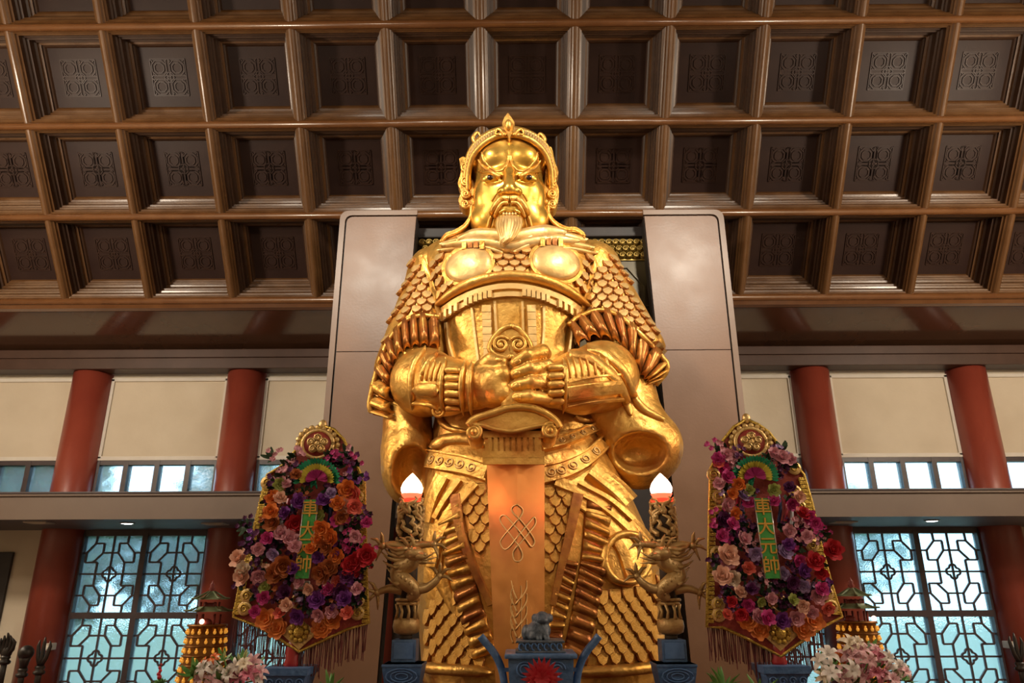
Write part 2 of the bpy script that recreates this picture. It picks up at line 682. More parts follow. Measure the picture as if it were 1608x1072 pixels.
# ---- the rest of the hall
wl = MB(); wl.box((-11.4, -7, 0), (-11, 12.7, 13.5)); struct('wall_left', wl, m_cream)
wl = MB(); wl.box((11, -7, 0), (11.4, 12.7, 13.5)); struct('wall_right', wl, m_cream)
wl = MB(); wl.box((-11.4, -7.3, 0), (11.4, -7, 13.5)); struct('wall_front', wl, m_cream)  # built without a doorway so that no daylight reaches the statue
fl = MB(); fl.box((-11.4, -7.3, -.2), (11.4, 12.7, 0)); struct('floor', fl, m_floor)
g = MB(); g.box((-40, 12.75, -.4), (40, 60, -.2)); struct('ground', g, mat('ground outside', (0.12, 0.13, 0.07), 0.9, 0, (0.2, 0.2, 0.1), 2.0))

# ---- downlights in the soffit and small plates
m_emit = mat('white lamp glass', (1, 1, 1), .4, emit=(1, .97, .92), estr=14)
m_steel = mat('brushed pale metal', (.6, .58, .55), .35, .6)
m_plate = mat('beige plastic', (.55, .47, .38), .5)
for px, py, lab in ((200, 820.5, 'round white downlight in ledge soffit above left lattice window'), (1463, 816.5, 'round white downlight in ledge soffit above right lattice window')):
    r = ray(px, py)
    p = EYE + r * ((ZS - EYE.z) / r.z)
    t = thing('downlight', p, lab, 'downlight', 'downlights under the ledge')
    b = MB(); b.lathe((p.x, p.y, ZS - .012), [(.085, .012), (.105, .010), (.110, 0), (.090, -.006), (.082, .004)], 24)
    obj('bezel', b, m_steel, t)
    b = MB(); b.lathe((p.x, p.y, ZS - .008), [(.080, 0), (.078, -.006), (.05, -.012)], 24)
    obj('lens', b, m_emit, t)
    lamp_light('downlight_beam', 'SPOT', (p.x, p.y, ZS - .04), 25, NEUT, (p.x, p.y + .6, 0), .07, 100, .7)
for px, py, lab in ((338, 821.5, 'flat beige plate on the soffit by the left column'), (62, 819.5, 'flat beige plate on the soffit at far left'), (1324, 819, 'flat beige plate on the soffit by the right column')):
    r = ray(px, py)
    p = EYE + r * ((ZS - EYE.z) / r.z)
    t = thing('ceiling_plate', p, lab, 'plate', 'plates on the soffit')
    b = MB(); b.box((p.x - .17, p.y - .12, ZS - .018), (p.x + .17, p.y + .12, ZS), .005)
    obj('cover', b, m_plate, t)
    b = MB(); b.box((p.x - .13, p.y - .08, ZS - .024), (p.x + .13, p.y + .08, ZS - .017), .003)
    obj('grille', b, m_plate, t)
for px, py, lab in ((77, 1015, 'small beige box fixed beside the far left column'), (1586, 1012, 'small white sensor box fixed beside the far right column')):
    p = W(px, py, YW - .30)
    t = thing('wall_box', p, lab, 'box')
    b = MB(); b.box((p.x - .045, p.y - .05, p.z - .05), (p.x + .045, p.y + .12, p.z + .05), .01)
    obj('body', b, m_plate, t)
    b = MB(); b.box((p.x - .028, p.y - .058, p.z - .03), (p.x + .028, p.y - .048, p.z + .02), .004)
    obj('face', b, m_white, t)

# ---- floodlights and added pendants of the hall, all unseen above the frame
m_hous = mat('black lamp housing', (.03, .03, .03), .4, .3)
for k, (l, tg, e, s_, c_) in enumerate(FLOODS):
    t = thing('floodlight', l, 'black floodlight aimed at the golden statue, %s side' % ('left' if k == 0 else 'right'), 'floodlight', 'floodlights above the hall')
    q = (Vector(tg) - Vector(l)).to_track_quat('-Z', 'Y').to_matrix().to_4x4()
    b = MB(); b.lathe((0, 0, 0), [(.06, .42), (.12, .36), (.17, .10), (.21, -.06), (.20, -.06), (.16, .06)], 20)
    obj('housing', b, m_hous, t, Matrix.Translation(l) @ q @ Matrix.Translation((0, 0, .12)))
    b = MB(); b.tube([(l[0], l[1], l[2] + .35), (l[0], l[1], ztop - .02)], .02, 8)
    obj('rod', b, m_hous, t)
for k, l in enumerate(ADDED_PENDANTS):
    t = thing('added_pendant_lamp', l, 'unseen added pendant lamp hanging %s' % ('over the left aisle', 'over the right aisle', 'behind the visitor', 'near the left wall', 'near the right wall')[k], 'lamp', 'unseen pendant lamps added to the hall')
    b = MB(); b.lathe(l, [(.05, .30), (.10, .24), (.34, .02), (.36, 0), (.34, .005), (.09, .22)], 24)
    obj('shade', b, mat('white enamel', (.8, .8, .78), .35), t)
    b = MB(); b.tube([(l[0], l[1], l[2] + .28), (l[0], l[1], ztop - .02)], .015, 8)
    obj('cord', b, m_hous, t)

# ---- trees outside the windows
m_bark = mat('bark', (.07, .05, .035), .9)
m_leafs = [mat('tree leaf %d' % k, c, .55) for k, c in enumerate(((.04, .15, .07), (.06, .20, .10), (.05, .18, .12)))]


def tree(x, y, h, R, n, label, mi, seed):
    t = thing('tree', (x, y, -.2), label, 'tree', 'trees outside the windows')
    b = MB()
    b.tube([(x, y, -.2), (x + .1, y, h * .4), (x - .05, y + .1, h * .8)], [.16, .11, .05], 8)
    for k in range(5):
        a = k * 1.3
        b.tube([(x + .05, y, h * .4 + k * .2), (x + R * .7 * math.cos(a), y + R * .5 * math.sin(a), h * .62 + k * .25)], [.06, .02], 6)
    obj('trunk', b, m_bark, t)
    rg = np.random.RandomState(seed)
    dirs = rg.normal(size=(n, 3)); dirs /= np.linalg.norm(dirs, axis=1)[:, None]
    rad = rg.uniform(.25, 1, n) ** .5
    cl = np.floor(rg.uniform(0, 14, n)).astype(int)
    cc = rg.normal(size=(14, 3)) * .45
    pos = np.array([x, y, h * .68]) + (dirs * rad[:, None] * .55 + cc[cl]) * np.array([R, R * .7, h * .36])
    a = rg.normal(size=(n, 3)); a /= np.linalg.norm(a, axis=1)[:, None]
    bvec = np.cross(a, rg.normal(size=(n, 3))); bvec /= np.linalg.norm(bvec, axis=1)[:, None]
    s = rg.uniform(.07, .17, n)[:, None]
    v = np.stack([pos - a * s, pos + bvec * s * .5, pos + a * s, pos - bvec * s * .5], 1).reshape(-1, 3)
    fcs = np.arange(n * 4).reshape(-1, 4)
    me = me_from(v, fcs)
    o = obj('foliage', me, m_leafs[mi], t)
    o['kind'] = 'stuff'


tree(-9.3, 14.6, 4.8, 1.6, 8200, 'dense green tree seen through the lattice at far left', 1, 1)
tree(-6.9, 17.2, 4.6, 1.8, 8200, 'green tree filling the middle of the left lattice window', 2, 2)
tree(-5.0, 14.4, 3.6, 1.2, 4600, 'low green tree behind the right half of the left window', 1, 3)
tree(-2.9, 17.0, 4.4, 1.5, 5200, 'green tree behind the window beside the left flower board', 2, 4)
tree(4.6, 16.6, 4.0, 1.3, 1500, 'thin green tree behind the window beside the right flower board', 1, 5)
tree(7.6, 18.5, 4.2, 1.7, 1500, 'pale thin tree seen through the right lattice window', 2, 6)
# ================================================================== the golden statue
def gold_mat(name, c1, c2, c3, rough, metal, nscale=2.2, bump=0.25, bscale=9.0, worn=0.62):
    m = bpy.data.materials.new(name)
    m.use_nodes = True
    nt = m.node_tree
    b = nt.nodes['Principled BSDF']
    b.inputs['Metallic'].default_value = metal
    tc = nt.nodes.new('ShaderNodeTexCoord')
    n = nt.nodes.new('ShaderNodeTexNoise'); n.inputs['Scale'].default_value = nscale; n.inputs['Detail'].default_value = 5
    nt.links.new(tc.outputs['Object'], n.inputs['Vector'])
    r = nt.nodes.new('ShaderNodeValToRGB')
    e = r.color_ramp.elements
    e[0].position, e[0].color = 0.36, (*c1, 1)
    e[1].position, e[1].color = 0.56, (*c2, 1)
    x = e.new(worn + .10); x.color = (*c3, 1)
    nt.links.new(n.outputs['Fac'], r.inputs[0])
    nt.links.new(r.outputs[0], b.inputs['Base Color'])
    n2 = nt.nodes.new('ShaderNodeTexNoise'); n2.inputs['Scale'].default_value = bscale; n2.inputs['Detail'].default_value = 6
    nt.links.new(tc.outputs['Object'], n2.inputs['Vector'])
    mr = nt.nodes.new('ShaderNodeMapRange')
    mr.inputs[1].default_value = .3; mr.inputs[2].default_value = .7
    mr.inputs[3].default_value = rough - .07; mr.inputs[4].default_value = rough + .10
    nt.links.new(n2.outputs['Fac'], mr.inputs[0])
    nt.links.new(mr.outputs[0], b.inputs['Roughness'])
    bp = nt.nodes.new('ShaderNodeBump'); bp.inputs['Strength'].default_value = bump; bp.inputs['Distance'].default_value = .03
    nt.links.new(n2.outputs['Fac'], bp.inputs['Height'])
    nt.links.new(bp.outputs[0], b.inputs['Normal'])
    MATS[name] = m
    return m


GOLD = gold_mat('gold leaf', (.66, .33, .060), (.80, .46, .115), (.58, .23, .045), .40, .80, 2.2, .45, 13)
GOLDF = gold_mat('polished face gold', (.76, .43, .070), (.82, .49, .100), (.74, .39, .06), .30, .86, 1.5, .06, 5)
GOLDP = gold_mat('pale gold', (.76, .48, .165), (.83, .56, .235), (.70, .38, .10), .43, .68)
GOLDR = gold_mat('red worn gold and recess shade', (.34, .11, .030), (.50, .20, .045), (.60, .30, .06), .32, .65, 6.0)  # worn red on cuffs and strips; on scale edges it paints recess shade
COPPER = gold_mat('copper gold blade', (.60, .22, .040), (.68, .29, .070), (.58, .20, .06), .38, .55, 1.2, .08, 6)
m_eye = mat('dark eye', (.03, .012, .008), .2)


# ---- implicit shapes
def p3(px, py, d):
    return np.array(W(px, py, d))


def s_ell(c, r, rot=None):
    c = np.array(c, np.float32); r = np.array(r, np.float32)

    def f(x, y, z):
        dx, dy, dz = x - c[0], y - c[1], z - c[2]
        if rot is not None:
            dx, dy, dz = [rot[0][i] * dx + rot[1][i] * dy + rot[2][i] * dz for i in range(3)]
        k0 = np.sqrt((dx / r[0]) ** 2 + (dy / r[1]) ** 2 + (dz / r[2]) ** 2)
        k1 = np.sqrt((dx / r[0] ** 2) ** 2 + (dy / r[1] ** 2) ** 2 + (dz / r[2] ** 2) ** 2) + 1e-6
        return k0 * (k0 - 1) / k1
    return f


def s_cap(a, b, ra, rb):
    a = np.array(a, np.float32); b = np.array(b, np.float32)
    ba = b - a
    l2 = float(ba @ ba)

    def f(x, y, z):
        t = np.clip(((x - a[0]) * ba[0] + (y - a[1]) * ba[1] + (z - a[2]) * ba[2]) / l2, 0, 1)
        return np.sqrt((x - a[0] - t * ba[0]) ** 2 + (y - a[1] - t * ba[1]) ** 2 + (z - a[2] - t * ba[2]) ** 2) - (ra + (rb - ra) * t)
    return f


def s_loft(rows, p=2.5):
    """rows of (z, cx, a, cy, b), bottom to top"""
    rows = np.array(sorted(rows), np.float32)

    def f(x, y, z):
        zz = z.ravel()
        cx, a, cy, b = [np.interp(zz, rows[:, 0], rows[:, i]).reshape(z.shape).astype(np.float32) for i in range(1, 5)]
        k = (np.abs((x - cx) / a) ** p + np.abs((y - cy) / b) ** p) ** (1 / p)
        d = (k - 1) * np.minimum(a, b)
        return np.maximum(d, np.maximum(z - rows[-1, 0], rows[0, 0] - z))
    return f


def smin(a, b, k):
    h = np.clip(.5 + .5 * (b - a) / k, 0, 1)
    return b * (1 - h) + a * h - k * h * (1 - h)


def s_union(fs, k=.06):
    def f(x, y, z):
        d = None
        for g in fs:
            e = g(x, y, z)
            d = e if d is None else smin(d, e, k)
        return d
    return f


def s_cut(f, g, k=.04):
    return lambda x, y, z: -smin(-f(x, y, z), g(x, y, z), k)


def nets(fn, lo, hi, h):
    lo, hi = np.array(lo, float), np.array(hi, float)
    n = np.ceil((hi - lo) / h).astype(int) + 1
    ax = [(lo[i] + np.arange(n[i]) * h).astype(np.float32) for i in range(3)]
    V = np.broadcast_to(fn(ax[0][:, None, None], ax[1][None, :, None], ax[2][None, None, :]), tuple(n)).astype(np.float32)
    S = V < 0
    c = [S[i:n[0] - 1 + i, j:n[1] - 1 + j, k:n[2] - 1 + k] for i in (0, 1) for j in (0, 1) for k in (0, 1)]
    allin = c[0].copy(); anyin = c[0].copy()
    for q in c[1:]:
        allin &= q; anyin |= q
    act = anyin & ~allin
    I = np.argwhere(act)
    idx = -np.ones(act.shape, np.int64)
    idx[act] = np.arange(len(I))
    acc = np.zeros((len(I), 3)); cnt = np.zeros(len(I))
    off = [(i, j, k) for i in (0, 1) for j in (0, 1) for k in (0, 1)]
    val = [V[I[:, 0] + o[0], I[:, 1] + o[1], I[:, 2] + o[2]] for o in off]
    for a in range(8):
        for b in range(a + 1, 8):
            if sum(abs(off[a][q] - off[b][q]) for q in range(3)) != 1:
                continue
            va, vb = val[a], val[b]
            m = (va < 0) != (vb < 0)
            t = np.where(m, va / np.where(m, va - vb, 1), 0)
            p = np.array(off[a])[None, :] + t[:, None] * (np.array(off[b]) - np.array(off[a]))[None, :]
            acc[m] += p[m]; cnt[m] += 1
    P = lo + (I + acc / cnt[:, None]) * h
    quads = []
    for axx in range(3):
        u, v = [(1, 2), (2, 0), (0, 1)][axx]
        sl0 = [slice(None)] * 3; sl1 = [slice(None)] * 3
        sl0[axx] = slice(0, n[axx] - 1); sl1[axx] = slice(1, n[axx])
        A, B = S[tuple(sl0)], S[tuple(sl1)]
        E = np.argwhere(A != B)
        ok = (E[:, u] > 0) & (E[:, v] > 0) & (E[:, u] < n[u] - 1) & (E[:, v] < n[v] - 1)
        E = E[ok]
        ins = A[E[:, 0], E[:, 1], E[:, 2]]
        du = np.zeros(3, int); du[u] = 1
        dv = np.zeros(3, int); dv[v] = 1
        g = lambda o: idx[tuple((E - o).T)]
        q = np.stack([g(du + dv), g(dv), g(np.zeros(3, int)), g(du)], 1)
        q[~ins] = q[~ins][:, ::-1]
        quads.append(q)
    Q = np.concatenate(quads)
    Q = Q[(Q >= 0).all(1)]
    me = bpy.data.meshes.new('m')
    me.vertices.add(len(P)); me.vertices.foreach_set('co', P.astype(np.float32).ravel())
    me.loops.add(Q.size); me.loops.foreach_set('vertex_index', Q.astype(np.int32).ravel())
    me.polygons.add(len(Q)); me.polygons.foreach_set('loop_start', np.arange(0, Q.size, 4, dtype=np.int32))
    me.polygons.foreach_set('use_smooth', [True] * len(Q))
    me.update(calc_edges=True)
    return me


BV = {}


def solid(name, key, fn, lo, hi, h, m, parent):
    me = nets(fn, lo, hi, h)
    o = obj(name, me, m, parent)
    BV[key] = BVHTree.FromPolygons([v.co for v in me.vertices], [tuple(p.vertices) for p in me.polygons])
    return o


def hit(keys, px, py):
    r = ray(px, py).normalized()
    best = None
    for k in keys:
        h = BV[k].ray_cast(EYE, r)
        if h[0] is not None and (best is None or h[3] < best[2]):
            n = h[1]
            if n.dot(r) > 0:
                n = -n
            best = (h[0], n, h[3])
    return best


def hits(keys, pts, n=6):
    out = []
    for q in smooth_line(pts, n):
        h = hit(keys, q[0], q[1])
        if h:
            out.append((q, h))
    return out


def ribbon(name, keys, pts, w, th, m, parent, n=6, soft=False):
    """raised strip lying on a surface; pts (px, py), w width in px (or per end), th thickness in metres"""
    L = smooth_line(pts, n)
    v, f = [], []
    N = len(L)
    rows = 0
    TH = th
    closed = np.linalg.norm(L[0] - L[-1]) < 1
    for i, q in enumerate(L):
        t = L[min(i + 1, N - 1)] - L[max(i - 1, 0)]
        t = t / (np.linalg.norm(t) + 1e-9)
        s = np.array([t[1], -t[0]])
        ww = (w[0] + (w[1] - w[0]) * i / (N - 1)) / 2 if hasattr(w, '__len__') else w / 2
        if soft and not closed:
            ww *= min(1, (4.5 * (i / (N - 1)) * (1 - i / (N - 1))) ** .6 + .25)
        hs = [hit(keys, *(q[:2] + s * ww * k)) for k in (-1, -.4, .4, 1)]
        if any(x is None for x in hs):
            continue
        nn = (hs[1][1] + hs[2][1] + hs[0][1] + hs[3][1]).normalized()
        a, b, c, d = [x[0] for x in hs]
        u_ = i / (N - 1)
        th = TH * (min(1, 5 * u_ * (1 - u_) + .08) if soft and closed is False else 1)
        e0, e1 = a.lerp(d, .06), a.lerp(d, .94)
        k = .75 if soft else 1.0
        v += [a - nn * .02, a.lerp(e0, .3) + nn * th * k * .8, e0 + nn * th * k, b + nn * th * (1.25 if soft else 1), c + nn * th * (1.25 if soft else 1), e1 + nn * th * k, d.lerp(e1, .3) + nn * th * k * .8, d - nn * .02]
        rows += 1
    for i in range(rows - 1):
        for k in range(7):
            p = i * 8 + k
            f.append((p, p + 1, p + 9, p + 8))
    if rows < 2:
        return None
    f.append(tuple(range(8))); f.append(tuple(reversed(range((rows - 1) * 8, rows * 8))))
    mb = MB(); mb.add(v, f, soft)
    return obj(name, mb, m, parent)


def cord(name, keys, pts, r, m, parent, n=6, lift=.3, seg=8):
    """tube running along a surface, radius in px (a pair tapers)"""
    H = hits(keys, pts, n)
    if len(H) < 2:
        return None
    N = len(H)
    rr = [((r[0] + (r[1] - r[0]) * i / (N - 1)) if hasattr(r, '__len__') else r) * PX(h[0]) for i, (q, h) in enumerate(H)]
    mb = MB()
    mb.tube([h[0] + h[1] * rr[i] * lift for i, (q, h) in enumerate(H)], rr, seg)
    return obj(name, mb, m, parent)


def disc(name, keys, cx, cy, rx, ry, ang, th, m, parent, rings=5, seg=28, dome=.0):
    ca, sa = math.cos(ang), math.sin(ang)
    v, f = [], []
    hc = hit(keys, cx, cy)
    nn = hc[1].copy()
    g = []
    for k in range(rings + 1):
        rr = k / rings
        for j in range(seg):
            a = 2 * math.pi * j / seg
            x, y = rx * rr * math.cos(a), ry * rr * math.sin(a)
            h = hit(keys, cx + x * ca - y * sa, cy + x * sa + y * ca) or hc
            g.append(h)
    nn = sum((h[1] for h in g), Vector((0, 0, 0))).normalized()
    for k in range(rings + 1):
        for j in range(seg):
            rr = k / rings
            v.append(g[k * seg + j][0] + nn * (th + dome * (1 - rr * rr) - (.2 * th if k == rings else 0)))
    for j in range(seg):
        v.append(g[rings * seg + j][0] - nn * .04)
    for k in range(rings + 1):
        for j in range(seg):
            a, b = k * seg + j, k * seg + (j + 1) % seg
            f.append((a, b, b + seg, a + seg))
    mb = MB(); mb.add(v, f, True)
    return obj(name, mb, m, parent)


def capsule(name, a, b, ra, rb, m, parent, n=10, flat=1.0):
    a, b = Vector(a), Vector(b)
    t = b - a
    pts, rad = [], []
    for k in range(5):
        an = math.pi / 2 * (1 - k / 4)
        pts.append(a - t.normalized() * ra * math.sin(an)); rad.append(max(ra * math.cos(an), .001))
    for k in range(5):
        an = math.pi / 2 * (k / 4)
        pts.append(b + t.normalized() * rb * math.sin(an)); rad.append(max(rb * math.cos(an), .001))
    mb = MB(); mb.tube(pts, rad, n)
    return obj(name, mb, m, parent)


PZ = 0.84                     # top of the plinth
ST = thing('golden_statue', W(850, 1045, 8.0).xy.to_3d() + Vector((0, 0, PZ)),
           'huge golden warrior statue in scale armour gripping an upright sword', 'statue')
pl = MB()
px0, px1 = W(640, 1060, 7.6).x, W(1068, 1060, 7.6).x
pl.box((px0, 6.75, 0), (px1, 9.15, PZ - .12), .03)
pl.box((px0 - .08, 6.68, PZ - .12), (px1 + .08, 9.2, PZ), .03)
plo = obj('plinth', pl, mat('dark red stone', (.10, .03, .025), .4, 0, (.14, .05, .04), 5))
tag(plo, 'dark red stone plinth under the golden statue', 'plinth')


def rows_px(R, dax):
    """R rows (py, left, right, front depth, back depth) -> loft rows"""
    out = []
    for r in smooth_line(R, 4):
        py, L, Rr, df, db = r
        dc = (df + db) / 2
        a, b = W(L, py, dc), W(Rr, py, dc)
        out.append((a.z, (a.x + b.x) / 2, (b.x - a.x) / 2, dc, (db - df) / 2))
    return out


# ---- torso
TR = [(372, 765, 838, 7.86, 8.36), (380, 732, 878, 7.76, 8.5), (390, 698, 912, 7.62, 8.62), (405, 668, 940, 7.44, 8.75), (430, 660, 946, 7.29, 8.85), (470, 672, 936, 7.20, 8.9), (520, 688, 916, 7.23, 8.85),
      (570, 697, 908, 7.26, 8.8), (620, 692, 914, 7.28, 8.8), (680, 680, 940, 7.28, 8.8), (740, 670, 958, 7.22, 8.8), (780, 668, 965, 7.25, 8.8)]
tors = s_union([s_loft(rows_px(TR, 8)), s_cap(W(800, 385, 8.0), W(800, 340, 8.0), .36, .34)], .10)
a, b = W(620, 790, 8.6), W(990, 330, 8.0)
solid('torso', 'torso', tors, (a.x - .1, 7.0, a.z - .3), (b.x + .1, 9.0, b.z + .4), .040, GOLD, ST)

# ---- skirt
SK = [(690, 688, 940, 7.30, 8.75), (730, 672, 962, 7.20, 8.8), (780, 667, 985, 7.10, 8.85), (840, 663, 1012, 7.04, 8.9), (900, 659, 1033, 7.0, 8.95), (960, 660, 1042, 6.98, 8.98), (1020, 664, 1042, 6.98, 9.0), (1046, 666, 1042, 6.98, 9.0)]
rw = rows_px(SK, 8)
rw.append((PZ, rw[-1][1], rw[-1][2] * .99, rw[-1][3], rw[-1][4]))
solid('skirt', 'skirt', s_loft(rw, 2.8), (W(645, 1000, 8).x - .1, 6.8, PZ - .05), (W(1050, 900, 8).x + .1, 9.2, W(800, 680, 8).z + .1), .040, GOLD, ST)


# ---- upper sleeves, forearms, hanging sleeves
def rp(px, P):
    return px * PX(P)


def sleeve(key, P0, r0, P1, r1, top):
    a, b, t = W(*P0), W(*P1), W(*top[0])
    fn = s_union([s_cap(a, b, rp(r0, a), rp(r1, b)), s_cap(t, a, rp(top[1], t), rp(r0, a))], .08)
    # open below: the cuff end is cut by a plane across the arm
    ax = (b - a).normalized()
    q = b + ax * rp(r1, b) * .25
    g = lambda x, y, z: (x - q.x) * ax.x + (y - q.y) * ax.y + (z - q.z) * ax.z
    f2 = lambda x, y, z: np.maximum(fn(x, y, z), g(x, y, z))
    lo = [min(a[i], b[i], t[i]) - .65 for i in range(3)]
    hi = [max(a[i], b[i], t[i]) + .65 for i in range(3)]
    return solid('upper_sleeve', key, f2, lo, hi, .036, GOLD, ST)


sleeve('slL', (688, 432, 7.95), 46, (648, 582, 7.78), 60, ((712, 412, 8.0), 34))
sleeve('slR', (925, 426, 7.95), 48, (990, 556, 7.78), 56, ((900, 408, 8.0), 36))


def forearm(key, pts):
    P = [(W(*p[:3]), p[3]) for p in pts]
    fs = [s_cap(P[i][0], P[i + 1][0], rp(P[i][1], P[i][0]), rp(P[i + 1][1], P[i + 1][0])) for i in range(len(P) - 1)]
    lo = [min(p[0][i] for p in P) - .6 for i in range(3)]
    hi = [max(p[0][i] for p in P) + .6 for i in range(3)]
    return solid('forearm', key, s_union(fs, .05), lo, hi, .032, GOLD, ST)


forearm('faL', [(660, 596, 7.80, 52), (668, 600, 7.45, 53), (700, 606, 7.15, 46), (748, 607, 6.95, 36)])
forearm('faR', [(955, 588, 7.80, 55), (945, 592, 7.45, 56), (910, 600, 7.15, 50), (868, 604, 6.95, 37)])


def ell_px(px, py, d, rx, rd, rz):
    c = W(px, py, d)
    return s_ell(c, (rp(rx, c), rd, rp(rz, c)))


fn = s_union([s_cap(W(640, 610, 7.8), W(640, 700, 7.75), .26, .27), ell_px(641, 728, 7.70, 42, .34, 64)], .10)
fn = s_cut(fn, ell_px(646, 742, 7.36, 33, .34, 46), .03)
solid('hanging_sleeve', 'hsL', fn, W(585, 830, 8.1) - Vector((.1, .9, .1)), W(700, 560, 8.1) + Vector((.1, .2, .1)), .030, GOLD, ST)
fn = s_union([s_cap(W(975, 590, 7.8), W(992, 650, 7.7), .34, .32), ell_px(1008, 700, 7.66, 64, .36, 62), s_cap(W(950, 640, 7.7), W(1000, 720, 7.7), .3, .3)], .12)
fn = s_cut(fn, ell_px(1006, 708, 7.27, 47, .36, 33), .03)
solid('hanging_sleeve', 'hsR', fn, W(900, 820, 8.1) - Vector((.1, .9, .1)), W(1095, 550, 8.1) + Vector((.1, .2, .1)), .030, GOLD, ST)

# ---- hands
cP = W(774, 606, 6.86)
fL = s_union([s_ell(cP, (rp(30, cP), .20, rp(34, cP))), s_cap(W(745, 606, 6.95), cP, rp(33, cP), rp(32, cP)),
              s_cap(W(757, 575, 6.85), W(770, 566, 6.78), rp(12, cP), rp(11, cP)), s_cap(W(770, 566, 6.78), W(789, 569, 6.74), rp(11, cP), rp(9, cP)),
              s_cap(W(790, 590, 6.75), W(808, 590, 6.85), rp(16, cP), rp(12, cP)), s_cap(W(790, 618, 6.75), W(808, 618, 6.85), rp(16, cP), rp(12, cP))], .035)
solid('hand', 'haL', fL, cP - Vector((.45, .4, .45)), cP + Vector((.45, .4, .45)), .016, GOLD, ST)
fs = [s_ell(W(846, 597, 6.92), (rp(22, cP), .17, rp(36, cP))), s_cap(W(872, 603, 6.95), W(850, 600, 6.92), rp(34, cP), rp(33, cP))]
FN = [((805, 569), (851, 552), 11.6), ((804, 587), (859, 575), 11.4), ((804, 606), (861, 599), 11.0), ((805, 624), (858, 625), 10.2)]
pal = s_union(fs, .05)
fing = []
for (tx, ty), (bx, by), r in FN:
    k1 = W(bx, by, 6.80); k0 = W(bx + 4, by + 3, 6.95); mid = W(bx * .52 + tx * .48, by * .52 + ty * .48 - 2, 6.68); tip = W(tx + 6, ty, 6.70)
    rr = rp(r, cP)
    fing.append(s_union([s_cap(k0, k1, rr, rr * 1.02), s_cap(k1, mid, rr * 1.02, rr * .98), s_cap(mid, tip, rr * .98, rr * .86)], .02))


def fR(x, y, z):
    d = pal(x, y, z)
    g = None
    for q in fing:
        e = q(x, y, z)
        g = e if g is None else smin(g, e, .006)
    return smin(d, g, .03)


solid('hand', 'haR', fR, W(795, 645, 6.7) - Vector((.1, .3, .1)), W(885, 535, 6.9) + Vector((.1, .35, .1)), .013, GOLD, ST)
for (tx, ty), (bx, by), r in FN:
    ox = -3
    o = disc('fingernail', ['haR'], tx + 7, ty + (ty - by) * -.05, 6.5, 5.2, math.atan2(by - ty, bx - tx), .006, GOLD, ST, 3, 14, .004)
disc('fingernail', ['haL'], 783, 564, 6, 4.6, .3, .006, GOLD, ST, 3, 14, .004)

# ---- head
HC = W(800, 280, 7.85)
hp = PX(HC)
eh = lambda x, y, d, rx, rd, rz: s_ell(W(x, y, d), (rx * hp, rd, rz * hp))
head = s_union([eh(800, 266, 7.90, 64, .55, 58), eh(800, 315, 7.80, 58, .47, 62), s_cap(W(772, 348, 7.74), W(829, 348, 7.74), .27, .27),
                s_cap(W(800, 350, 7.95), W(800, 385, 7.95), .40, .42)], .09)
head = s_union([head, eh(765, 308, 7.60, 20, .16, 30), eh(836, 308, 7.60, 20, .16, 30), eh(778, 248, 7.475, 23, .13, 20), eh(822, 248, 7.475, 23, .13, 20),
                s_cap(W(800, 262, 7.40), W(800, 270, 7.32), 6 * hp, 7 * hp), s_cap(W(800, 270, 7.32), W(800, 296, 7.20), 7 * hp, 9 * hp), eh(790, 301, 7.27, 9, .07, 7), eh(811, 301, 7.27, 9, .07, 7),
                eh(800, 330, 7.33, 25, .10, 17), eh(800, 352, 7.36, 22, .10, 16)], .035)
head = s_cut(head, eh(771, 279, 7.35, 19, .10, 8.5), .03)
head = s_cut(head, eh(829, 279, 7.35, 19, .10, 8.5), .03)
solid('head', 'head', head, W(720, 400, 8.1) - Vector((.1, 1.1, .2)), W(880, 190, 8.1) + Vector((.1, .6, .4)), .021, GOLDF, ST)
mir = lambda L: [(1600.5 - x, *r) for x, *r in L]
for side in (0, 1):
    q = (lambda L: L) if side == 0 else mir
    k = ['head']
    c_ = 1600.5 - 771 if side else 771
    h = hit(k, c_, 279)
    eb = MB(); eb.ball(h[0] + Vector((0, .045, .0)), (.115, .085, .066), 18, 12)
    eo = obj('eyeball', eb, GOLDF, ST)
    BV['eye%d' % side] = BVHTree.FromPolygons([v.co for v in eo.data.vertices], [tuple(p.vertices) for p in eo.data.polygons])
    disc('iris', ['eye%d' % side], q([(769.5, 278.5)])[0][0], 278.5, 4.6, 4.6, 0, .006, m_eye, ST, 3, 16, .006)
    cord('eyelid', k, q([(752, 269), (760, 271), (771, 271), (781, 277), (788, 285)]), (1.5, 2.6), GOLDF, ST, lift=.35)
    cord('eyelid', k, q([(754, 272), (762, 283), (773, 288), (786, 285)]), (1.3, 2.0), GOLDF, ST, lift=.35)
    cord('brow_ridge', k, q([(757, 240), (760, 251), (769, 262), (781, 269), (791, 266), (797, 257), (799, 244)]), (1.6, 2.2), GOLD, ST, lift=.4)
    cord('eyebrow', k, q([(751, 250), (759, 261), (771, 270), (787, 277)]), (1.5, 3.4), GOLD, ST, lift=.35)
    cord('moustache', k, q([(800, 315), (789, 315), (779, 324), (772, 339), (767, 356), (765, 366)]), (5.5, 2.6), GOLD, ST, lift=.7, seg=10)
    cord('moustache', k, q([(798, 320), (789, 321), (782, 330), (777, 343), (774, 356)]), (3.5, 2.2), GOLD, ST, lift=.9, seg=10)
    cord('smile_fold', k, q([(786, 298), (778, 306), (772, 316)]), (1.2, 1.8), GOLDF, ST, lift=.2)
cord('lip', ['head'], [(785, 334), (793, 330), (800, 331.5), (807, 330), (816, 334)], (2.5, 2.5), GOLDF, ST, lift=.7)
cord('lip', ['head'], [(786, 340), (800, 343), (815, 340)], (2.5, 2.5), GOLDF, ST, lift=.7)
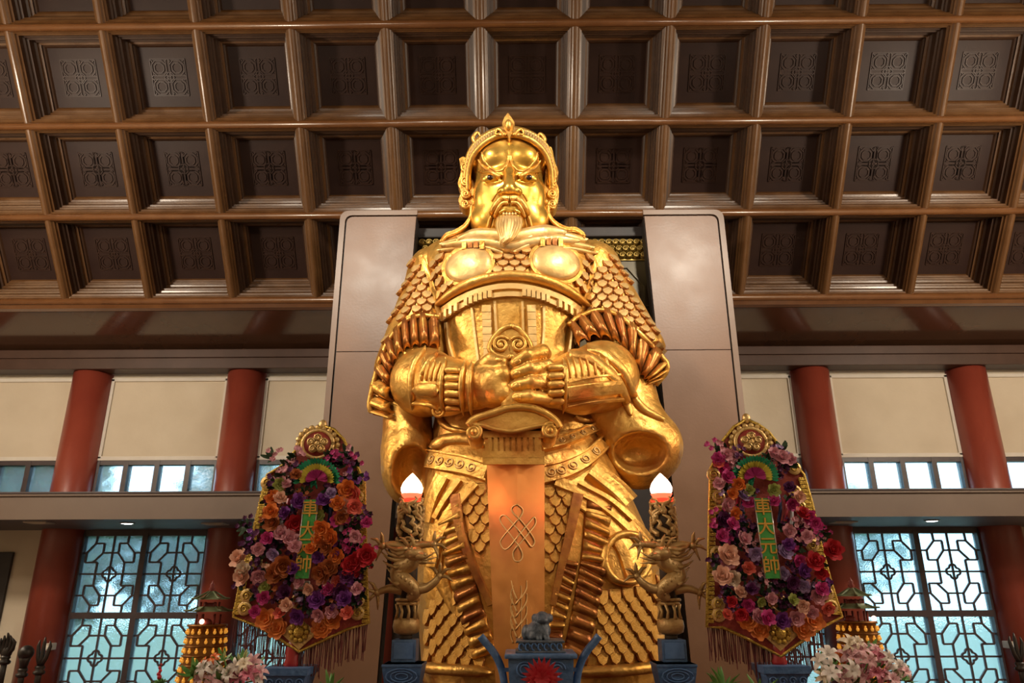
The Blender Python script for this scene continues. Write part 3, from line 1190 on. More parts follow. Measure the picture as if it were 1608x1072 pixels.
for i in range(5):
    h = hit(['head'], 791 + i * 4.6, 336.5)
    tb = MB(); tb.ball(h[0] - Vector((0, .012, 0)), (.016, .018, .022), 8, 6)
    obj('tooth', tb, GOLDP, ST)
bd = MB()
for row, (n, xw, d0) in enumerate(((9, 16, 7.22), (7, 12, 7.17), (5, 8, 7.13))):
    for i in range(n):
        u = i / (n - 1) * 2 - 1
        a, b, c, e = (800 + u * xw, 340 + 3 * u * u + row * 2, d0 + .08 * u * u), (799 + u * (xw + 1), 356, d0 - .03 + .05 * u * u), (796 + u * xw * .62, 372, d0 - .05), (789 + u * 3.5, 388 - 3 * abs(u) - 3 * row, d0 - .05)
        L = smooth_line([tuple(W(*p)) for p in (a, b, c, e)], 5)
        bd.tube(L, [(.030, .034, .026, .008)[0] * (1 - .75 * (t / (len(L) - 1)) ** 2) for t in range(len(L))], 7)
obj('beard', bd, GOLDP, ST)

# ---- helmet
hel = s_union([eh(800, 262, 8.02, 73, .58, 58), s_cap(W(800, 300, 8.25), W(800, 365, 8.2), .50, .52)], .12)
hel = s_cut(hel, eh(800, 310, 7.30, 66, .62, 95), .03)
solid('helmet', 'helm', hel, W(700, 390, 8.3) - Vector((.1, 1.2, .1)), W(900, 185, 8.3) + Vector((.1, .6, .3)), .026, GOLD, ST)


def arc3(pts, n=6):
    return [Vector(p) for p in smooth_line([tuple(W(*p)) for p in pts], n)]


BA = [(735, 300, 7.72), (736, 270, 7.62), (744, 243, 7.50), (762, 224, 7.40), (783, 213.5, 7.34), (800, 212, 7.32), (817, 213.5, 7.34), (840, 224, 7.40), (857, 243, 7.50), (865, 270, 7.62), (866, 300, 7.72)]
L = arc3(BA)
mb = MB(); mb.tube(L, 4.6 * hp, 10); obj('helmet_band', mb, GOLD, ST)
L2 = arc3([(x + (x - 800) * .07, y - 9 if abs(x - 800) < 62 else y - 4, d + .03) for x, y, d in BA])
mb = MB(); mb.tube(L2, 3.4 * hp, 10); obj('helmet_band', mb, GOLD, ST)
for i in range(6, len(L) - 6, 1):
    p = (L[i] + L2[i]) / 2
    if rnd.random() < .0:
        continue
    mb = MB(); mb.bar(L[i], L2[i], 3.2 * hp, 7 * hp, (0, 1, 0))
    obj('helmet_stud', mb, GOLDP, ST)
for x, y, s in ((748, 214, 1), (850, 216, -1)):
    mb = MB(); mb.tube(arc3([(x, y + 14, 7.7), (x - 5 * s, y + 2, 7.7), (x + 2 * s, y - 6, 7.7), (x + 8 * s, y + 2, 7.7)], 5), [4.5 * hp * (1 - i / 22) for i in range(16)], 8)
    obj('helmet_curl', mb, GOLD, ST)
mb = MB()
out = [(797.5, 177), (803, 184), (808, 192), (807, 202), (803, 209), (800, 219), (796, 209), (791, 202), (788.5, 193), (792, 184)]
mb.prism([W(x, y, 7.27) for x, y in out], (0, .09, 0))
mb.ball(W(798.5, 196, 7.25), (5.5 * hp, .05, 9 * hp), 12, 8)
obj('finial', mb, GOLD, ST)
for s in (-1, 1):
    mb = MB(); mb.tube(arc3([(800 + 7 * s, 213, 7.28), (800 + 14 * s, 204, 7.30), (800 + 20 * s, 204, 7.31), (800 + 22 * s, 210, 7.31), (800 + 17 * s, 211, 7.29)], 5), [3.2 * hp * (1 - i / 34) for i in range(21)], 8)
    obj('finial_curl', mb, GOLD, ST)
for s, outl in ((0, [(721, 249), (729, 246), (737, 258), (741, 285), (744, 322), (730, 328), (720, 316), (724, 300), (719, 288), (724, 268)]),
                (1, [(858, 233), (866, 231), (871, 252), (877, 270), (873, 283), (878, 300), (873, 326), (861, 330), (855, 300), (857, 262)])):
    L = smooth_line(outl + [outl[0]], 3)[:-1]
    mb = MB()
    if s == 0:
        L = L[::-1]
    mb.prism([W(x, y, 7.70) for x, y in L], (0, .16, 0))
    g = obj('ear_guard', mb, GOLD, ST)
    cx = 731 if s == 0 else 867
    for cy, r in ((262, 8), (284, 8), (304, 7.5), (320, 7)):
        t = MB()
        t.tube([W(cx + math.cos(a * .5 + s) * r * (1 - a / 26), cy + math.sin(a * .5 + s) * r * (1 - a / 26), 7.68) for a in range(0, 24)], 2.2 * hp, 7)
        obj('scroll', t, GOLD, g)
# neck guard flaring to the shoulders
for pts in ([(741, 322, 7.62), (739, 340, 7.64), (729, 356, 7.62), (714, 366, 7.56), (700, 371, 7.50), (693, 380, 7.46)], [(860, 322, 7.62), (862, 338, 7.64), (873, 352, 7.62), (890, 361, 7.56), (905, 362, 7.50), (918, 371, 7.46)]):
    L = arc3(pts, 5)
    v, f = [], []
    for i, p in enumerate(L):
        w_ = .12 + .5 * i / len(L)
        for dy, dz in ((-.02, -.03), (-.03, .03), (w_, .05), (w_, -.03)):
            v.append(p + Vector((0, dy, dz)))
    for i in range(len(L) - 1):
        for k in range(4):
            a, b = i * 4 + k, i * 4 + (k + 1) % 4
            f.append((a, b, b + 4, a + 4))
    f += [(3, 2, 1, 0), tuple(range((len(L) - 1) * 4, len(L) * 4))]
    mb = MB(); mb.add(v, f); mb.tube(L, 3.4 * hp, 8)
    obj('neck_guard', mb, GOLD, ST)

# ---- scarf folds
for pts, w, th in (([(722, 388), (745, 377), (775, 376), (800, 380), (826, 375), (855, 371), (885, 377)], 13, .10), ([(700, 392), (735, 386), (770, 386), (800, 392), (830, 385), (868, 381), (905, 386)], 12, .08)):
    ribbon('scarf_roll', ['torso'], pts, w, th, GOLDP, ST, soft=True)
for pts, w, th in (([(694, 388), (730, 380), (768, 384), (792, 396)], (8, 5), .05), ([(690, 396), (730, 390), (765, 392), (790, 400)], (7, 4), .04), ([(918, 382), (880, 374), (838, 376), (806, 394)], (9, 5), .06),
                   ([(928, 392), (885, 384), (840, 386), (806, 400)], (8, 4), .05), ([(720, 378), (755, 374), (790, 390)], (6, 4), .05), ([(885, 368), (850, 368), (812, 388)], (7, 4), .05), ([(935, 400), (895, 393), (850, 394)], (6, 3), .04)):
    ribbon('scarf_fold', ['torso'], pts, w, th, GOLDP, ST, soft=True)

# ---- chest
TK = ['torso']
for cx, cy, rx, ry, an in ((737, 418, 37, 26, -.35), (872, 414, 38, 27, .30)):
    disc('breast_disc', TK, cx, cy, rx, ry, an, .05, GOLDP, ST, 6, 36, .03)
    ribbon('disc_rim', TK, [(cx + (rx + 2) * math.cos(a) * math.cos(an) - (ry + 2) * math.sin(a) * math.sin(an), cy + (rx + 2) * math.cos(a) * math.sin(an) + (ry + 2) * math.sin(a) * math.cos(an)) for a in [2 * math.pi * k / 20 for k in range(21)]], 6, .035, GOLD, ST, 2)
    s = 1 if cx < 800 else -1
    for k in range(4):
        h = hit(TK, cx + s * (-6 + k * 9), cy - 26 + abs(k - 1.5) * 2)
        bx = MB(); bx.bar(h[0] + h[1] * .03, h[0] + h[1] * .03 + Vector((0, -.01, .10)), .05, .06, h[1])
        obj('clasp', bx, GOLDR if k in (1, 2) else GOLD, ST)
ribbon('chest_border', TK, [(690, 480), (720, 456), (760, 440), (803, 434), (848, 440), (888, 456), (920, 480)], 16, .07, GOLD, ST, soft=True)
ribbon('chest_border', TK, [(690, 492), (725, 469), (762, 455), (803, 450), (846, 456), (884, 470), (916, 492)], 9, .035, GOLDP, ST)
ribbon('chest_border', TK, [(694, 504), (728, 481), (764, 468), (803, 463), (844, 468), (880, 482), (912, 503)], 8, .05, GOLDP, ST)
for u in list(np.linspace(-.95, -.75, 4)) + list(np.linspace(-.62, -.30, 6)) + list(np.linspace(.18, .5, 6)) + list(np.linspace(.66, .95, 5)):
    x = 803 + u * 108
    y = 459 + 42 * u * u
    h, h2 = hit(TK, x, y - 6), hit(TK, x, y + 7)
    bx = MB(); bx.bar(h[0] + h[1] * .05, h2[0] + h2[1] * .05, .040, .07, h[1])
    obj('chest_tab', bx, GOLDP, ST)
for pts, w in (([(742, 484), (746, 520), (753, 575)], 4), ([(777, 474), (779, 510), (783, 560)], 4), ([(820, 474), (821, 510), (822, 560)], 4), ([(853, 482), (853, 520), (848, 570)], 4), ([(702, 506), (706, 540), (716, 578)], 5), ([(898, 502), (896, 540), (888, 578)], 5)):
    ribbon('belly_rib', TK, pts, w, .03, GOLDP, ST)
for x0, x1 in ((758, 772), (827, 840)):
    for k in range(7):
        y = 486 + k * 11.5
        a, b = hit(TK, x0 + k * .5, y), hit(TK, x1 + k * .3, y)
        bx = MB(); bx.bar(a[0] + a[1] * .02, b[0] + b[1] * .02, .075, .06, a[1])
        obj('belly_rung', bx, GOLDP, ST)
SLK = ['slL', 'torso']
ribbon('sleeve_border', ['slL', 'torso'], [(662, 404), (674, 432), (682, 462), (688, 498)], 8, .04, GOLD, ST)
ribbon('sleeve_border', ['slR', 'torso'], [(944, 396), (930, 424), (921, 456), (908, 498)], 8, .04, GOLD, ST)

def pleat_cell(name, A0, B0, A1, B1, bulge, out, m, parent, back=.05):
    n = 4
    v, f = [], []
    for i in range(n + 1):
        for j in range(n + 1):
            u, w = i / n, j / n
            p = A0.lerp(B0, u).lerp(A1.lerp(B1, u), .04 + .92 * w)
            v.append(p + out * (bulge * math.sin(math.pi * w) ** .6 * (.75 + .45 * u)) - (out * back if j in (0, n) else out * 0))
    k = n + 1
    for i in range(n):
        for j in range(n):
            f.append((i * k + j, i * k + j + 1, (i + 1) * k + j + 1, (i + 1) * k + j))
    b0 = len(v)
    for i in (0, n):
        for j in range(k):
            v.append(v[i * k + j] - out * (bulge + back))
    for j in range(n):
        f.append((j + 1, j, b0 + j, b0 + j + 1))
        f.append((n * k + j, n * k + j + 1, b0 + k + j + 1, b0 + k + j))
    mb = MB(); mb.add(v, f, True)
    return obj(name, mb, m, parent)


# ---- ruffled cuffs
CUFF = [([(690, 498), (665, 495), (645, 500), (627, 512), (609, 537), (597, 564), (588, 596), (580, 634), (584, 648)],
         [(690, 540), (668, 538), (648, 540), (631, 548), (618, 565), (612, 585), (610, 611), (612, 645), (620, 656)], (7.36, 7.55)),
        ([(893, 510), (908, 498), (938, 487), (965, 492), (994, 513), (1021, 540), (1045, 567), (1046, 584), (1030, 604)],
         [(905, 537), (929, 524), (956, 526), (977, 540), (992, 561), (1006, 584), (1016, 594), (1020, 598), (1012, 606)], (7.36, 7.55))]
for ci, (O, I, (d0, d1)) in enumerate(CUFF):
    n = 11
    Lo, Li = smooth_line(O, 6), smooth_line(I, 6)
    N = len(Lo) - 1
    at = lambda L, u, dd: W(L[int(u * N)][0] + (L[min(N, int(u * N) + 1)][0] - L[int(u * N)][0]) * (u * N - int(u * N)), L[int(u * N)][1] + (L[min(N, int(u * N) + 1)][1] - L[int(u * N)][1]) * (u * N - int(u * N)), d0 + (d1 - d0) * u + dd)
    at0 = at
    sk_ = ['slL'] if ci == 0 else ['slR']

    def at(L, u, dd):
        p = at0(L, u, dd)
        q = p - EYE
        h = BV[sk_[0]].ray_cast(EYE, q.normalized())
        if h[0] is not None and h[3] < q.length + .05:
            p = EYE + q.normalized() * (h[3] - .05)
        return p
    for k in range(n):
        u0, u1 = k / n, (k + 1) / n - 1e-6
        c_ = Vector((W(648 if ci == 0 else 975, 600, 7.6)))
        A0, B0, A1, B1 = at(Lo, u0, .06), at(Li, u0, -.06), at(Lo, u1, .06), at(Li, u1, -.06)
        md = (A0 + B1) / 2
        out = ((md - c_).normalized() + Vector((0, -1.1, 0))).normalized()
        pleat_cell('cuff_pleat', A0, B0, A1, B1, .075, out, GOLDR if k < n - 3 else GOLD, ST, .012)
    rim = MB()
    rim.tube([at(Lo, i / N - 1e-6 if i else 0, .02) for i in range(N + 1)], 4.2 * PX(W(640, 560, 7.5)), 8)
    obj('cuff_rim', rim, GOLD, ST)
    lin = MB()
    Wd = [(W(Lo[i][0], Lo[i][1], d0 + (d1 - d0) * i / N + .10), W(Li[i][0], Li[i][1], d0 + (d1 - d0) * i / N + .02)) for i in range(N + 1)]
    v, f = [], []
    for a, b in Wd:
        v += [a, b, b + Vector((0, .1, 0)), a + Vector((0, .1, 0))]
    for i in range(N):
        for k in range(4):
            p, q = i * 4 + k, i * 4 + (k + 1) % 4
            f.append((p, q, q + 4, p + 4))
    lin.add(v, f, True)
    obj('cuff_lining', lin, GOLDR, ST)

# ---- bracers
FL, FR_ = ['faL'], ['faR']
for pts, w, th in (([(668, 548), (652, 570), (646, 600), (650, 640)], 7, .035), ([(688, 556), (672, 570), (662, 592)], 5, .03), ([(652, 612), (672, 612), (690, 614)], 22, .035), ([(650, 630), (675, 633), (690, 640)], 5, .04)):
    ribbon('bracer_fold', FL, pts, w, th, GOLD, ST, soft=True)
for k in range(5):
    ribbon('bracer_fold', FL, [(668 + k * 8, 564 + k * 2), (664 + k * 7, 580 + k * 2), (662 + k * 7, 598)], 4, .025, GOLD, ST, soft=True)
ribbon('wrist_band', FL, [(730, 572), (726, 595), (726, 620), (728, 645)], 8, .04, GOLD, ST, soft=True)
ribbon('wrist_band', FL, [(742, 574), (739, 595), (739, 620), (741, 643)], 7, .05, GOLD, ST, soft=True)
ribbon('wrist_band', FL, [(700, 566), (695, 590), (694, 620), (698, 648)], 7, .035, GOLD, ST, soft=True)
for k in range(6):
    y = 583 + k * 11
    a, b = hit(FL, 705, y), hit(FL, 720, y + 1)
    if a and b:
        capsule('wrist_pleat', a[0] + a[1] * .02, b[0] + b[1] * .02, .040, .036, GOLD, ST)
t = MB(); h = hit(FL, 691, 641)
t.tube([h[0] + h[1] * .04 + Vector((math.cos(a * .5) * .075 * (1 - a / 30), 0, math.sin(a * .5) * .075 * (1 - a / 30))) for a in range(26)], .018, 7)
obj('bracer_scroll', t, GOLD, ST)
for pts, w, th in (([(890, 600), (930, 592), (972, 588)], 3, .03), ([(889, 616), (930, 611), (974, 606)], 22, .04), ([(890, 634), (930, 628), (976, 624)], 4, .05)):
    ribbon('bracer_plate', FR_, pts, w, th, GOLD, ST)
for k in range(7):
    ribbon('bracer_fold', FR_, [(889 + k * 10, 560 - k * .3), (894 + k * 10, 576), (896 + k * 10, 594 - k * 1.2)], 3.5, .022, GOLD, ST, soft=True)
ribbon('bracer_fold', FR_ + ['hsR', 'slR'], [(900, 548), (932, 547), (956, 561), (979, 585), (994, 620), (1009, 641), (1042, 661)], 12, .035, GOLD, ST, soft=True)
ribbon('bracer_fold', FR_ + ['hsR', 'slR'], [(884, 556), (917, 558), (947, 577), (971, 602), (985, 635), (991, 653)], 14, .03, GOLD, ST, soft=True)
ribbon('wrist_band', FR_, [(883, 568), (886, 595), (886, 620), (884, 642)], 6, .04, GOLD, ST, soft=True)
for k in range(5):
    y = 580 + k * 12
    a, b = hit(FR_, 866, y), hit(FR_, 880, y - 1)
    if a and b:
        capsule('wrist_pleat', a[0] + a[1] * .02, b[0] + b[1] * .02, .042, .038, GOLD, ST)

# ---- belt and skirt
KK = ['torso', 'skirt']


def carved_belt(pts, w, sw):
    o = ribbon('belt', KK, pts, w, .06, GOLD, ST)
    L = smooth_line(pts, 8)
    for i in range(3, len(L) - 2, 4):
        h = hit(KK, L[i][0], L[i][1])
        if not h:
            continue
        r = w * .30 * PX(h[0])
        n = h[1]; ux = n.cross(Vector((0, 0, 1))).normalized(); uy = n.cross(ux)
        t = MB()
        t.tube([h[0] + n * .065 + (ux * math.cos(a * .52) + uy * math.sin(a * .52)) * r * (1.1 - a / 22) for a in range(18)], r * .17, 6)
        obj('belt_scroll', t, GOLDP, ST)
    for s in (-.5, .5):
        ribbon('belt_edge', KK, [(x, y + s * w) for x, y in pts], 3, .075, GOLD, ST)


carved_belt([(676, 722), (700, 727), (730, 733), (764, 744)], 25, 1)
carved_belt([(853, 748), (885, 740), (920, 722), (948, 694)], 25, 1)
carved_belt([(853, 702), (885, 694), (915, 682), (942, 668)], 15, 1)
for pts, w, th in (([(764, 700), (735, 690), (700, 692), (682, 706)], (20, 14), .06), ([(690, 655), (705, 672), (740, 680)], (12, 8), .04), ([(900, 655), (925, 662), (945, 655)], (10, 8), .04), ([(690, 895), (702, 930), (718, 965)], (26, 12), .04)):
    ribbon('cloth_fold', KK, pts, w, th, GOLD, ST, soft=True)
for pts, w, th in (([(716, 752), (696, 800), (682, 850), (676, 915)], (52, 34), .035), ([(748, 760), (716, 797), (694, 838), (680, 890)], (14, 22), .06), ([(700, 750), (686, 782), (677, 820)], (22, 16), .075), ([(726, 756), (704, 788), (690, 815)], (8, 8), .085),
                   ([(884, 768), (940, 800), (985, 850), (1010, 905)], (30, 56), .035), ([(872, 758), (930, 782), (985, 826), (1020, 872)], (16, 30), .065), ([(926, 740), (968, 776), (1008, 826)], (26, 28), .085), ([(950, 706), (974, 748), (1000, 792)], (20, 18), .11), ([(905, 762), (950, 788), (985, 820)], (6, 8), .10)):
    ribbon('cloth_fold', KK, pts, w, th, GOLD, ST)
ribbon('skirt_strip', ['skirt'], [(718, 778), (727, 835), (745, 890), (772, 950)], (18, 10), .07, GOLDR, ST)
ribbon('skirt_strip', ['skirt'], [(906, 778), (893, 840), (880, 895), (868, 950)], (18, 10), .07, GOLDR, ST)
for (pts, w, slant, npl) in (([(708, 795), (718, 866), (738, 946), (764, 1030)], 36, -7, 14), ([(938, 789), (932, 866), (922, 934), (902, 1035)], 38, 7, 14), ([(896, 880), (882, 940), (868, 1010)], 24, 4, 9)):
    ribbon('ruffle_backing', ['skirt'], pts, w * 1.05, .03, GOLDR, ST)
    L = smooth_line(pts, 14)
    rows_ = []
    for k in range(npl + 1):
        q = L[int(k / npl * (len(L) - 1))]
        jt = rnd.uniform(-4, 4)
        a, b = hit(['skirt'], q[0] - w * .48, q[1] - slant + jt), hit(['skirt'], q[0] + w * .48, q[1] + slant - jt)
        if a and b:
            rows_.append((a, b))
    for (a0, b0), (a1, b1) in zip(rows_, rows_[1:]):
        out = (a0[1] + b0[1]).normalized()
        pleat_cell('ruffle_pleat', a0[0] + out * .035, b0[0] + out * .035, a1[0] + out * .035, b1[0] + out * .035, rnd.uniform(.022, .05), out, GOLDR if rnd.random() < .4 else GOLD, ST, .012)
ribbon('ring_plate', ['skirt'], [(980 + 33 * math.cos(a), 878 + 38 * math.sin(a)) for a in [2 * math.pi * k / 16 for k in range(17)]], 13, .07, GOLD, ST, 3, True)
ribbon('hem_band', ['skirt'], [(667, 1046), (710, 1050), (775, 1054)], 20, .08, GOLD, ST, soft=True)
ribbon('hem_band', ['skirt'], [(900, 1054), (970, 1052), (1040, 1044)], 20, .08, GOLD, ST, soft=True)

# ---- scales
sm = MB()
ol = [(-.5, .55), (.5, .55), (.52, .05), (.36, -.34), (0, -.55), (-.36, -.34), (-.52, .05)]
hz = [0, 0, .14, .25, .30, .25, .14]
v = [(x * .87, y * .87 + .03, h + .02) for (x, y), h in zip(ol, hz)] + [(x, y, h * .55 - .03) for (x, y), h in zip(ol, hz)] + [(x * .98, y * .98, -.15) for x, y in ol] + [(0, .05, .20)]
f = [(i, (i + 1) % 7, 21) for i in range(7)] + [((i + 1) % 7, i, i + 7, (i + 1) % 7 + 7) for i in range(7)] + [((i + 1) % 7 + 7, i + 7, i + 14, (i + 1) % 7 + 14) for i in range(7)]
sm.add(v, f)
me_scale = {}
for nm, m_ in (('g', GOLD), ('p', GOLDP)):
    q = sm.mesh(); q.materials.append(m_); q.materials.append(GOLDR); q.polygons.foreach_set('material_index', [0] * 7 + [1] * 14); me_scale[nm] = q  # edge faces coloured dark to paint the shade between scales
SCALES = []


def inside(x, y, poly):
    c = False
    n = len(poly)
    for i in range(n):
        (x0, y0), (x1, y1) = poly[i], poly[(i + 1) % n]
        if (y0 > y) != (y1 > y) and x < (x1 - x0) * (y - y0) / (y1 - y0) + x0:
            c = not c
    return c


def scales(keys, poly, sw, sh, kind, tilt=0.0, holes=()):
    xs, ys = [p[0] for p in poly], [p[1] for p in poly]
    y = min(ys)
    r = 0
    while y < max(ys) + 80:
        x = min(xs) - 40 + (sw / 2 if r % 2 else 0)
        while x < max(xs) + 40:
            yy = y + tilt * (x - sum(xs) / len(xs))
            if inside(x, yy, poly) and not any(((x - h[0]) / h[2]) ** 2 + ((yy - h[1]) / h[3]) ** 2 < 1 for h in holes):
                h = hit(keys, x, yy)
                if h and h[1].dot(ray(x, yy).normalized()) < -.12:
                    n = (h[1] + Vector((0, 0, .0))).normalized()
                    up = Vector((-tilt * .6, 0, 1)); up = (up - n * up.dot(n)).normalized()
                    tx = up.cross(n).normalized()
                    s = PX(h[0])
                    SCALES.append((sw * sh, h[0] + n * .012, tx, up, n, sw * s * .98, sh * s * 1.55, sw * s, kind))
            x += sw
        y += sh
        r += 1


hol = [(737, 418, 43, 33), (872, 414, 44, 34)]
scales(TK, [(668, 408), (760, 398), (800, 396), (860, 396), (936, 402), (922, 462), (885, 444), (845, 430), (803, 424), (760, 431), (720, 446), (690, 470), (680, 440)], 18, 9.5, 'p', 0, hol)
scales(['slL'], [(657, 404), (668, 432), (678, 462), (685, 494), (650, 494), (620, 510), (598, 555), (610, 500), (628, 450), (645, 412)], 16, 10.5, 'p', -.12)
scales(['slR'], [(950, 398), (936, 428), (926, 460), (912, 494), (945, 485), (975, 496), (1000, 520), (1028, 550), (1044, 566), (1024, 500), (990, 440), (965, 405)], 16.5, 10.5, 'p', .12)
scales(['skirt'], [(728, 770), (764, 756), (766, 860), (752, 880), (736, 830)], 19, 14.5, 'g')
scales(['skirt'], [(855, 758), (902, 776), (888, 845), (874, 890), (855, 890)], 19, 14.5, 'g')
scales(['skirt'], [(663, 950), (700, 925), (718, 930), (742, 990), (755, 1040), (664, 1040)], 20, 15.5, 'g', .08)
scales(['skirt'], [(945, 930), (1000, 920), (1040, 905), (1043, 1036), (925, 1044), (935, 990)], 20, 15.5, 'g', -.08)
SCALES.sort(key=lambda s: -s[0])
print('scales', len(SCALES))
rest = {'g': MB(), 'p': MB()}
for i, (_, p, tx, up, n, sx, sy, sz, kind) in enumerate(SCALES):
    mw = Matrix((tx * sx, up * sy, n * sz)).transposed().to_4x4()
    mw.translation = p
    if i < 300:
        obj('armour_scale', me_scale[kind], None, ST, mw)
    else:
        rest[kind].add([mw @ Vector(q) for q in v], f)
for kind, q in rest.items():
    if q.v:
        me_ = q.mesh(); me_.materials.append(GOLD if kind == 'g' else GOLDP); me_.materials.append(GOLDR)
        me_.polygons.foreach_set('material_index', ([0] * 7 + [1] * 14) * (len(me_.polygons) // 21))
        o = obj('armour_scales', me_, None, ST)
        o['kind'] = 'stuff'

# ---- sword
SW = thing('sword', W(812, 1045, 6.6).xy.to_3d() + Vector((0, 0, PZ)), 'upright copper gold sword with scrolled guard held by the golden statue', 'sword')
sd = 6.62
# blade: flattened diamond section
rowsB = [(722, 764, 855, 812), (800, 767, 855, 812), (900, 771, 855, 813), (1000, 775, 855, 815), (1072, 778, 855, 816)]
v, f = [], []
for y, l, r, c in rowsB:
    v += [W(l, y, sd), W(c, y, sd - .14), W(r, y, sd), W(c, y, sd + .09)]
v.append(Vector((W(816, 1072, sd).x, sd, PZ)))
zz = PZ + .02
e = len(rowsB) - 1
for i in range(e):
    for k in range(4):
        a, b = i * 4 + k, i * 4 + (k + 1) % 4
        f.append((a, b, b + 4, a + 4))
for k in range(4):
    f.append((e * 4 + k, e * 4 + (k + 1) % 4, len(v) - 1))
f.append((3, 2, 1, 0))
mb = MB(); mb.add(v, f)
bl = obj('blade', mb, COPPER, SW)
BV['blade'] = BVHTree.FromPolygons([Vector(q) for q in v], f)


def engrave(pts, r=1.3, n=5):
    return cord('engraving', ['blade'], pts, r, GOLDP, bl, n, .35, 6)


k = 812
engrave([(k, 792), (k + 8, 799), (k + 7, 808), (k - 4, 822), (k - 21, 842), (k - 26, 852), (k - 20, 862), (k - 11, 858), (k + 4, 838), (k + 21, 818), (k + 27, 812), (k + 29, 821), (k + 22, 832), (k, 858), (k - 6, 868), (k - 4, 879), (k + 3, 881), (k + 8, 874), (k + 5, 862), (k - 8, 842), (k - 24, 822), (k - 26, 812), (k - 19, 809), (k - 8, 820), (k + 14, 848), (k + 22, 858), (k + 27, 852), (k + 24, 842), (k + 8, 820), (k - 7, 804), (k - 7, 796), (k, 792)])
for y0 in (925, 945, 965, 985):
    for s in (-1, 1):
        engrave([(k + 2 + s * 2, y0 + 16), (k + 4 + s * 10, y0), (k + 3 + s * 12, y0 - 14)], (1.6, .7))
        engrave([(k - 4 + s * 2, y0 + 24), (k - 2 + s * 8, y0 + 10), (k + s * 6, y0 - 6)], (1.4, .7))
mb = MB()
col = [(680, 760, 849), (688, 761, 849), (712, 762, 851), (722, 762, 853), (726, 762, 853)]
v, f = [], []
for y, l, r in col:
    v += [W(l, y, sd - .13), W(r, y, sd - .13), W(r, y, sd + .13), W(l, y, sd + .13)]
for i in range(len(col) - 1):
    for q in range(4):
        a, b = i * 4 + q, i * 4 + (q + 1) % 4
        f.append((a, b, b + 4, a + 4))
f += [(3, 2, 1, 0), tuple(range(len(v) - 4, len(v)))]
mb.add(v, f)
cl = obj('blade_collar', mb, GOLD, SW)
for i in range(9):
    x = 769 + i * 9.2
    b = MB(); b.bar(W(x, 682, sd - .145), W(x + .5, 711, sd - .145), .035, .035, (0, 1, 0))
    obj('flute', b, GOLD, cl)
for y in (682, 714, 724):
    b = MB(); b.bar(W(758, y, sd - .15), W(855, y, sd - .15), .06, .035, (0, 1, 0))
    obj('collar_bead', b, GOLD, cl)
# guard with two volutes
top = [(735, 668), (745, 658), (775, 648), (800, 640), (830, 640), (855, 648), (872, 660), (880, 672)]
bot = [(870, 668), (850, 668), (830, 672), (805, 677), (780, 674), (758, 668), (745, 668)]
mb = MB(); mb.prism([W(x, y, sd - .24) for x, y in reversed(smooth_line(top, 4) + smooth_line(bot, 4))], (0, .48, 0))
gd = obj('guard', mb, GOLD, SW)
mb = MB(); mb.tube([W(x, y, sd - .25) for x, y in smooth_line(top, 5)], .035, 8); obj('guard_edge', mb, GOLD, gd)
mb = MB(); mb.tube([W(x, y, sd - .25) for x, y in smooth_line(bot, 5)], .022, 8); obj('guard_edge', mb, GOLD, gd)
for cx, cy, s in ((744, 678, -1), (864, 676, 1)):
    c0 = W(cx, cy, sd - .24)
    rr = 12.5 * PX(c0)
    mb = MB(); mb.lathe((0, 0, 0), [(rr * .8, -.24), (rr, -.22), (rr, .22), (rr * .8, .24)], 24)
    vo = obj('volute', mb, GOLD, SW, Matrix.Translation(c0 + Vector((0, .24, 0))) @ Matrix.Rotation(math.pi / 2, 4, 'X'))
    mb = MB()
    mb.tube([c0 + Vector((s * math.cos(a * .45 + 1) * rr * (1 - a / 34), -.01, math.sin(a * .45 + 1) * rr * (1 - a / 34))) for a in range(28)], .022, 7)
    mb.ball(c0 + Vector((0, -.02, 0)), .03, 12, 8)
    obj('volute_spiral', mb, GOLD, vo)
mb = MB(); mb.tube([W(803, 575, 6.85), W(803, 660, 6.72)], .10, 14); obj('grip', mb, GOLD, SW)
# pommel
outl = [(804, 511), (816, 518), (828, 532), (834, 546), (830, 556), (818, 560), (806, 562), (802, 558), (797, 562), (785, 560), (772, 553), (769, 543), (776, 529), (790, 516)]
mb = MB(); mb.prism([W(x, y, 6.76) for x, y in reversed(smooth_line(outl + [outl[0]], 3)[:-1])], (0, .20, 0))
po = obj('pommel', mb, GOLD, SW)
mb = MB(); mb.tube([W(x, y, 6.76) for x, y in smooth_line(outl + [outl[0]], 3)], .028, 8); obj('pommel_rim', mb, GOLD, po)
for cx, s in ((787, 1), (814, -1)):
    c0 = W(cx, 541, 6.75)
    mb = MB(); mb.tube([c0 + Vector((s * math.cos(a * .5 + .6) * .085 * (1 - a / 27), -.012, math.sin(a * .5 + .6) * .085 * (1 - a / 27))) for a in range(24)], .018, 7)
    mb.ball(c0 + Vector((0, -.01, 0)), .022, 10, 6)
    obj('pommel_scroll', mb, GOLD, po)
# ================================================================== panels and screen behind the statue
m_panel = mat('brown varnished panel', (.185, .094, .050), .38, 0, (.215, .112, .062), 1.5, .04, 30, coat=.0, rvar=.05)
m_rim = mat('brown panel rim', (.20, .125, .085), .35, 0, (.23, .145, .10), 2.0)
PD = 9.4


def round_poly(pts, r, which):
    """pts 2D (x, z); corners listed in which are rounded"""
    out = []
    n = len(pts)
    for i, p in enumerate(pts):
        if i in which:
            p = Vector(p); a = (Vector(pts[i - 1]) - p).normalized(); b = (Vector(pts[(i + 1) % n]) - p).normalized()
            for k in range(7):
                t = k / 6
                q0, q1 = p + a * r, p + b * r
                out.append(tuple(q0 * (1 - t) ** 2 + p * 2 * t * (1 - t) + q1 * t * t))
        else:
            out.append(tuple(p))
    return out


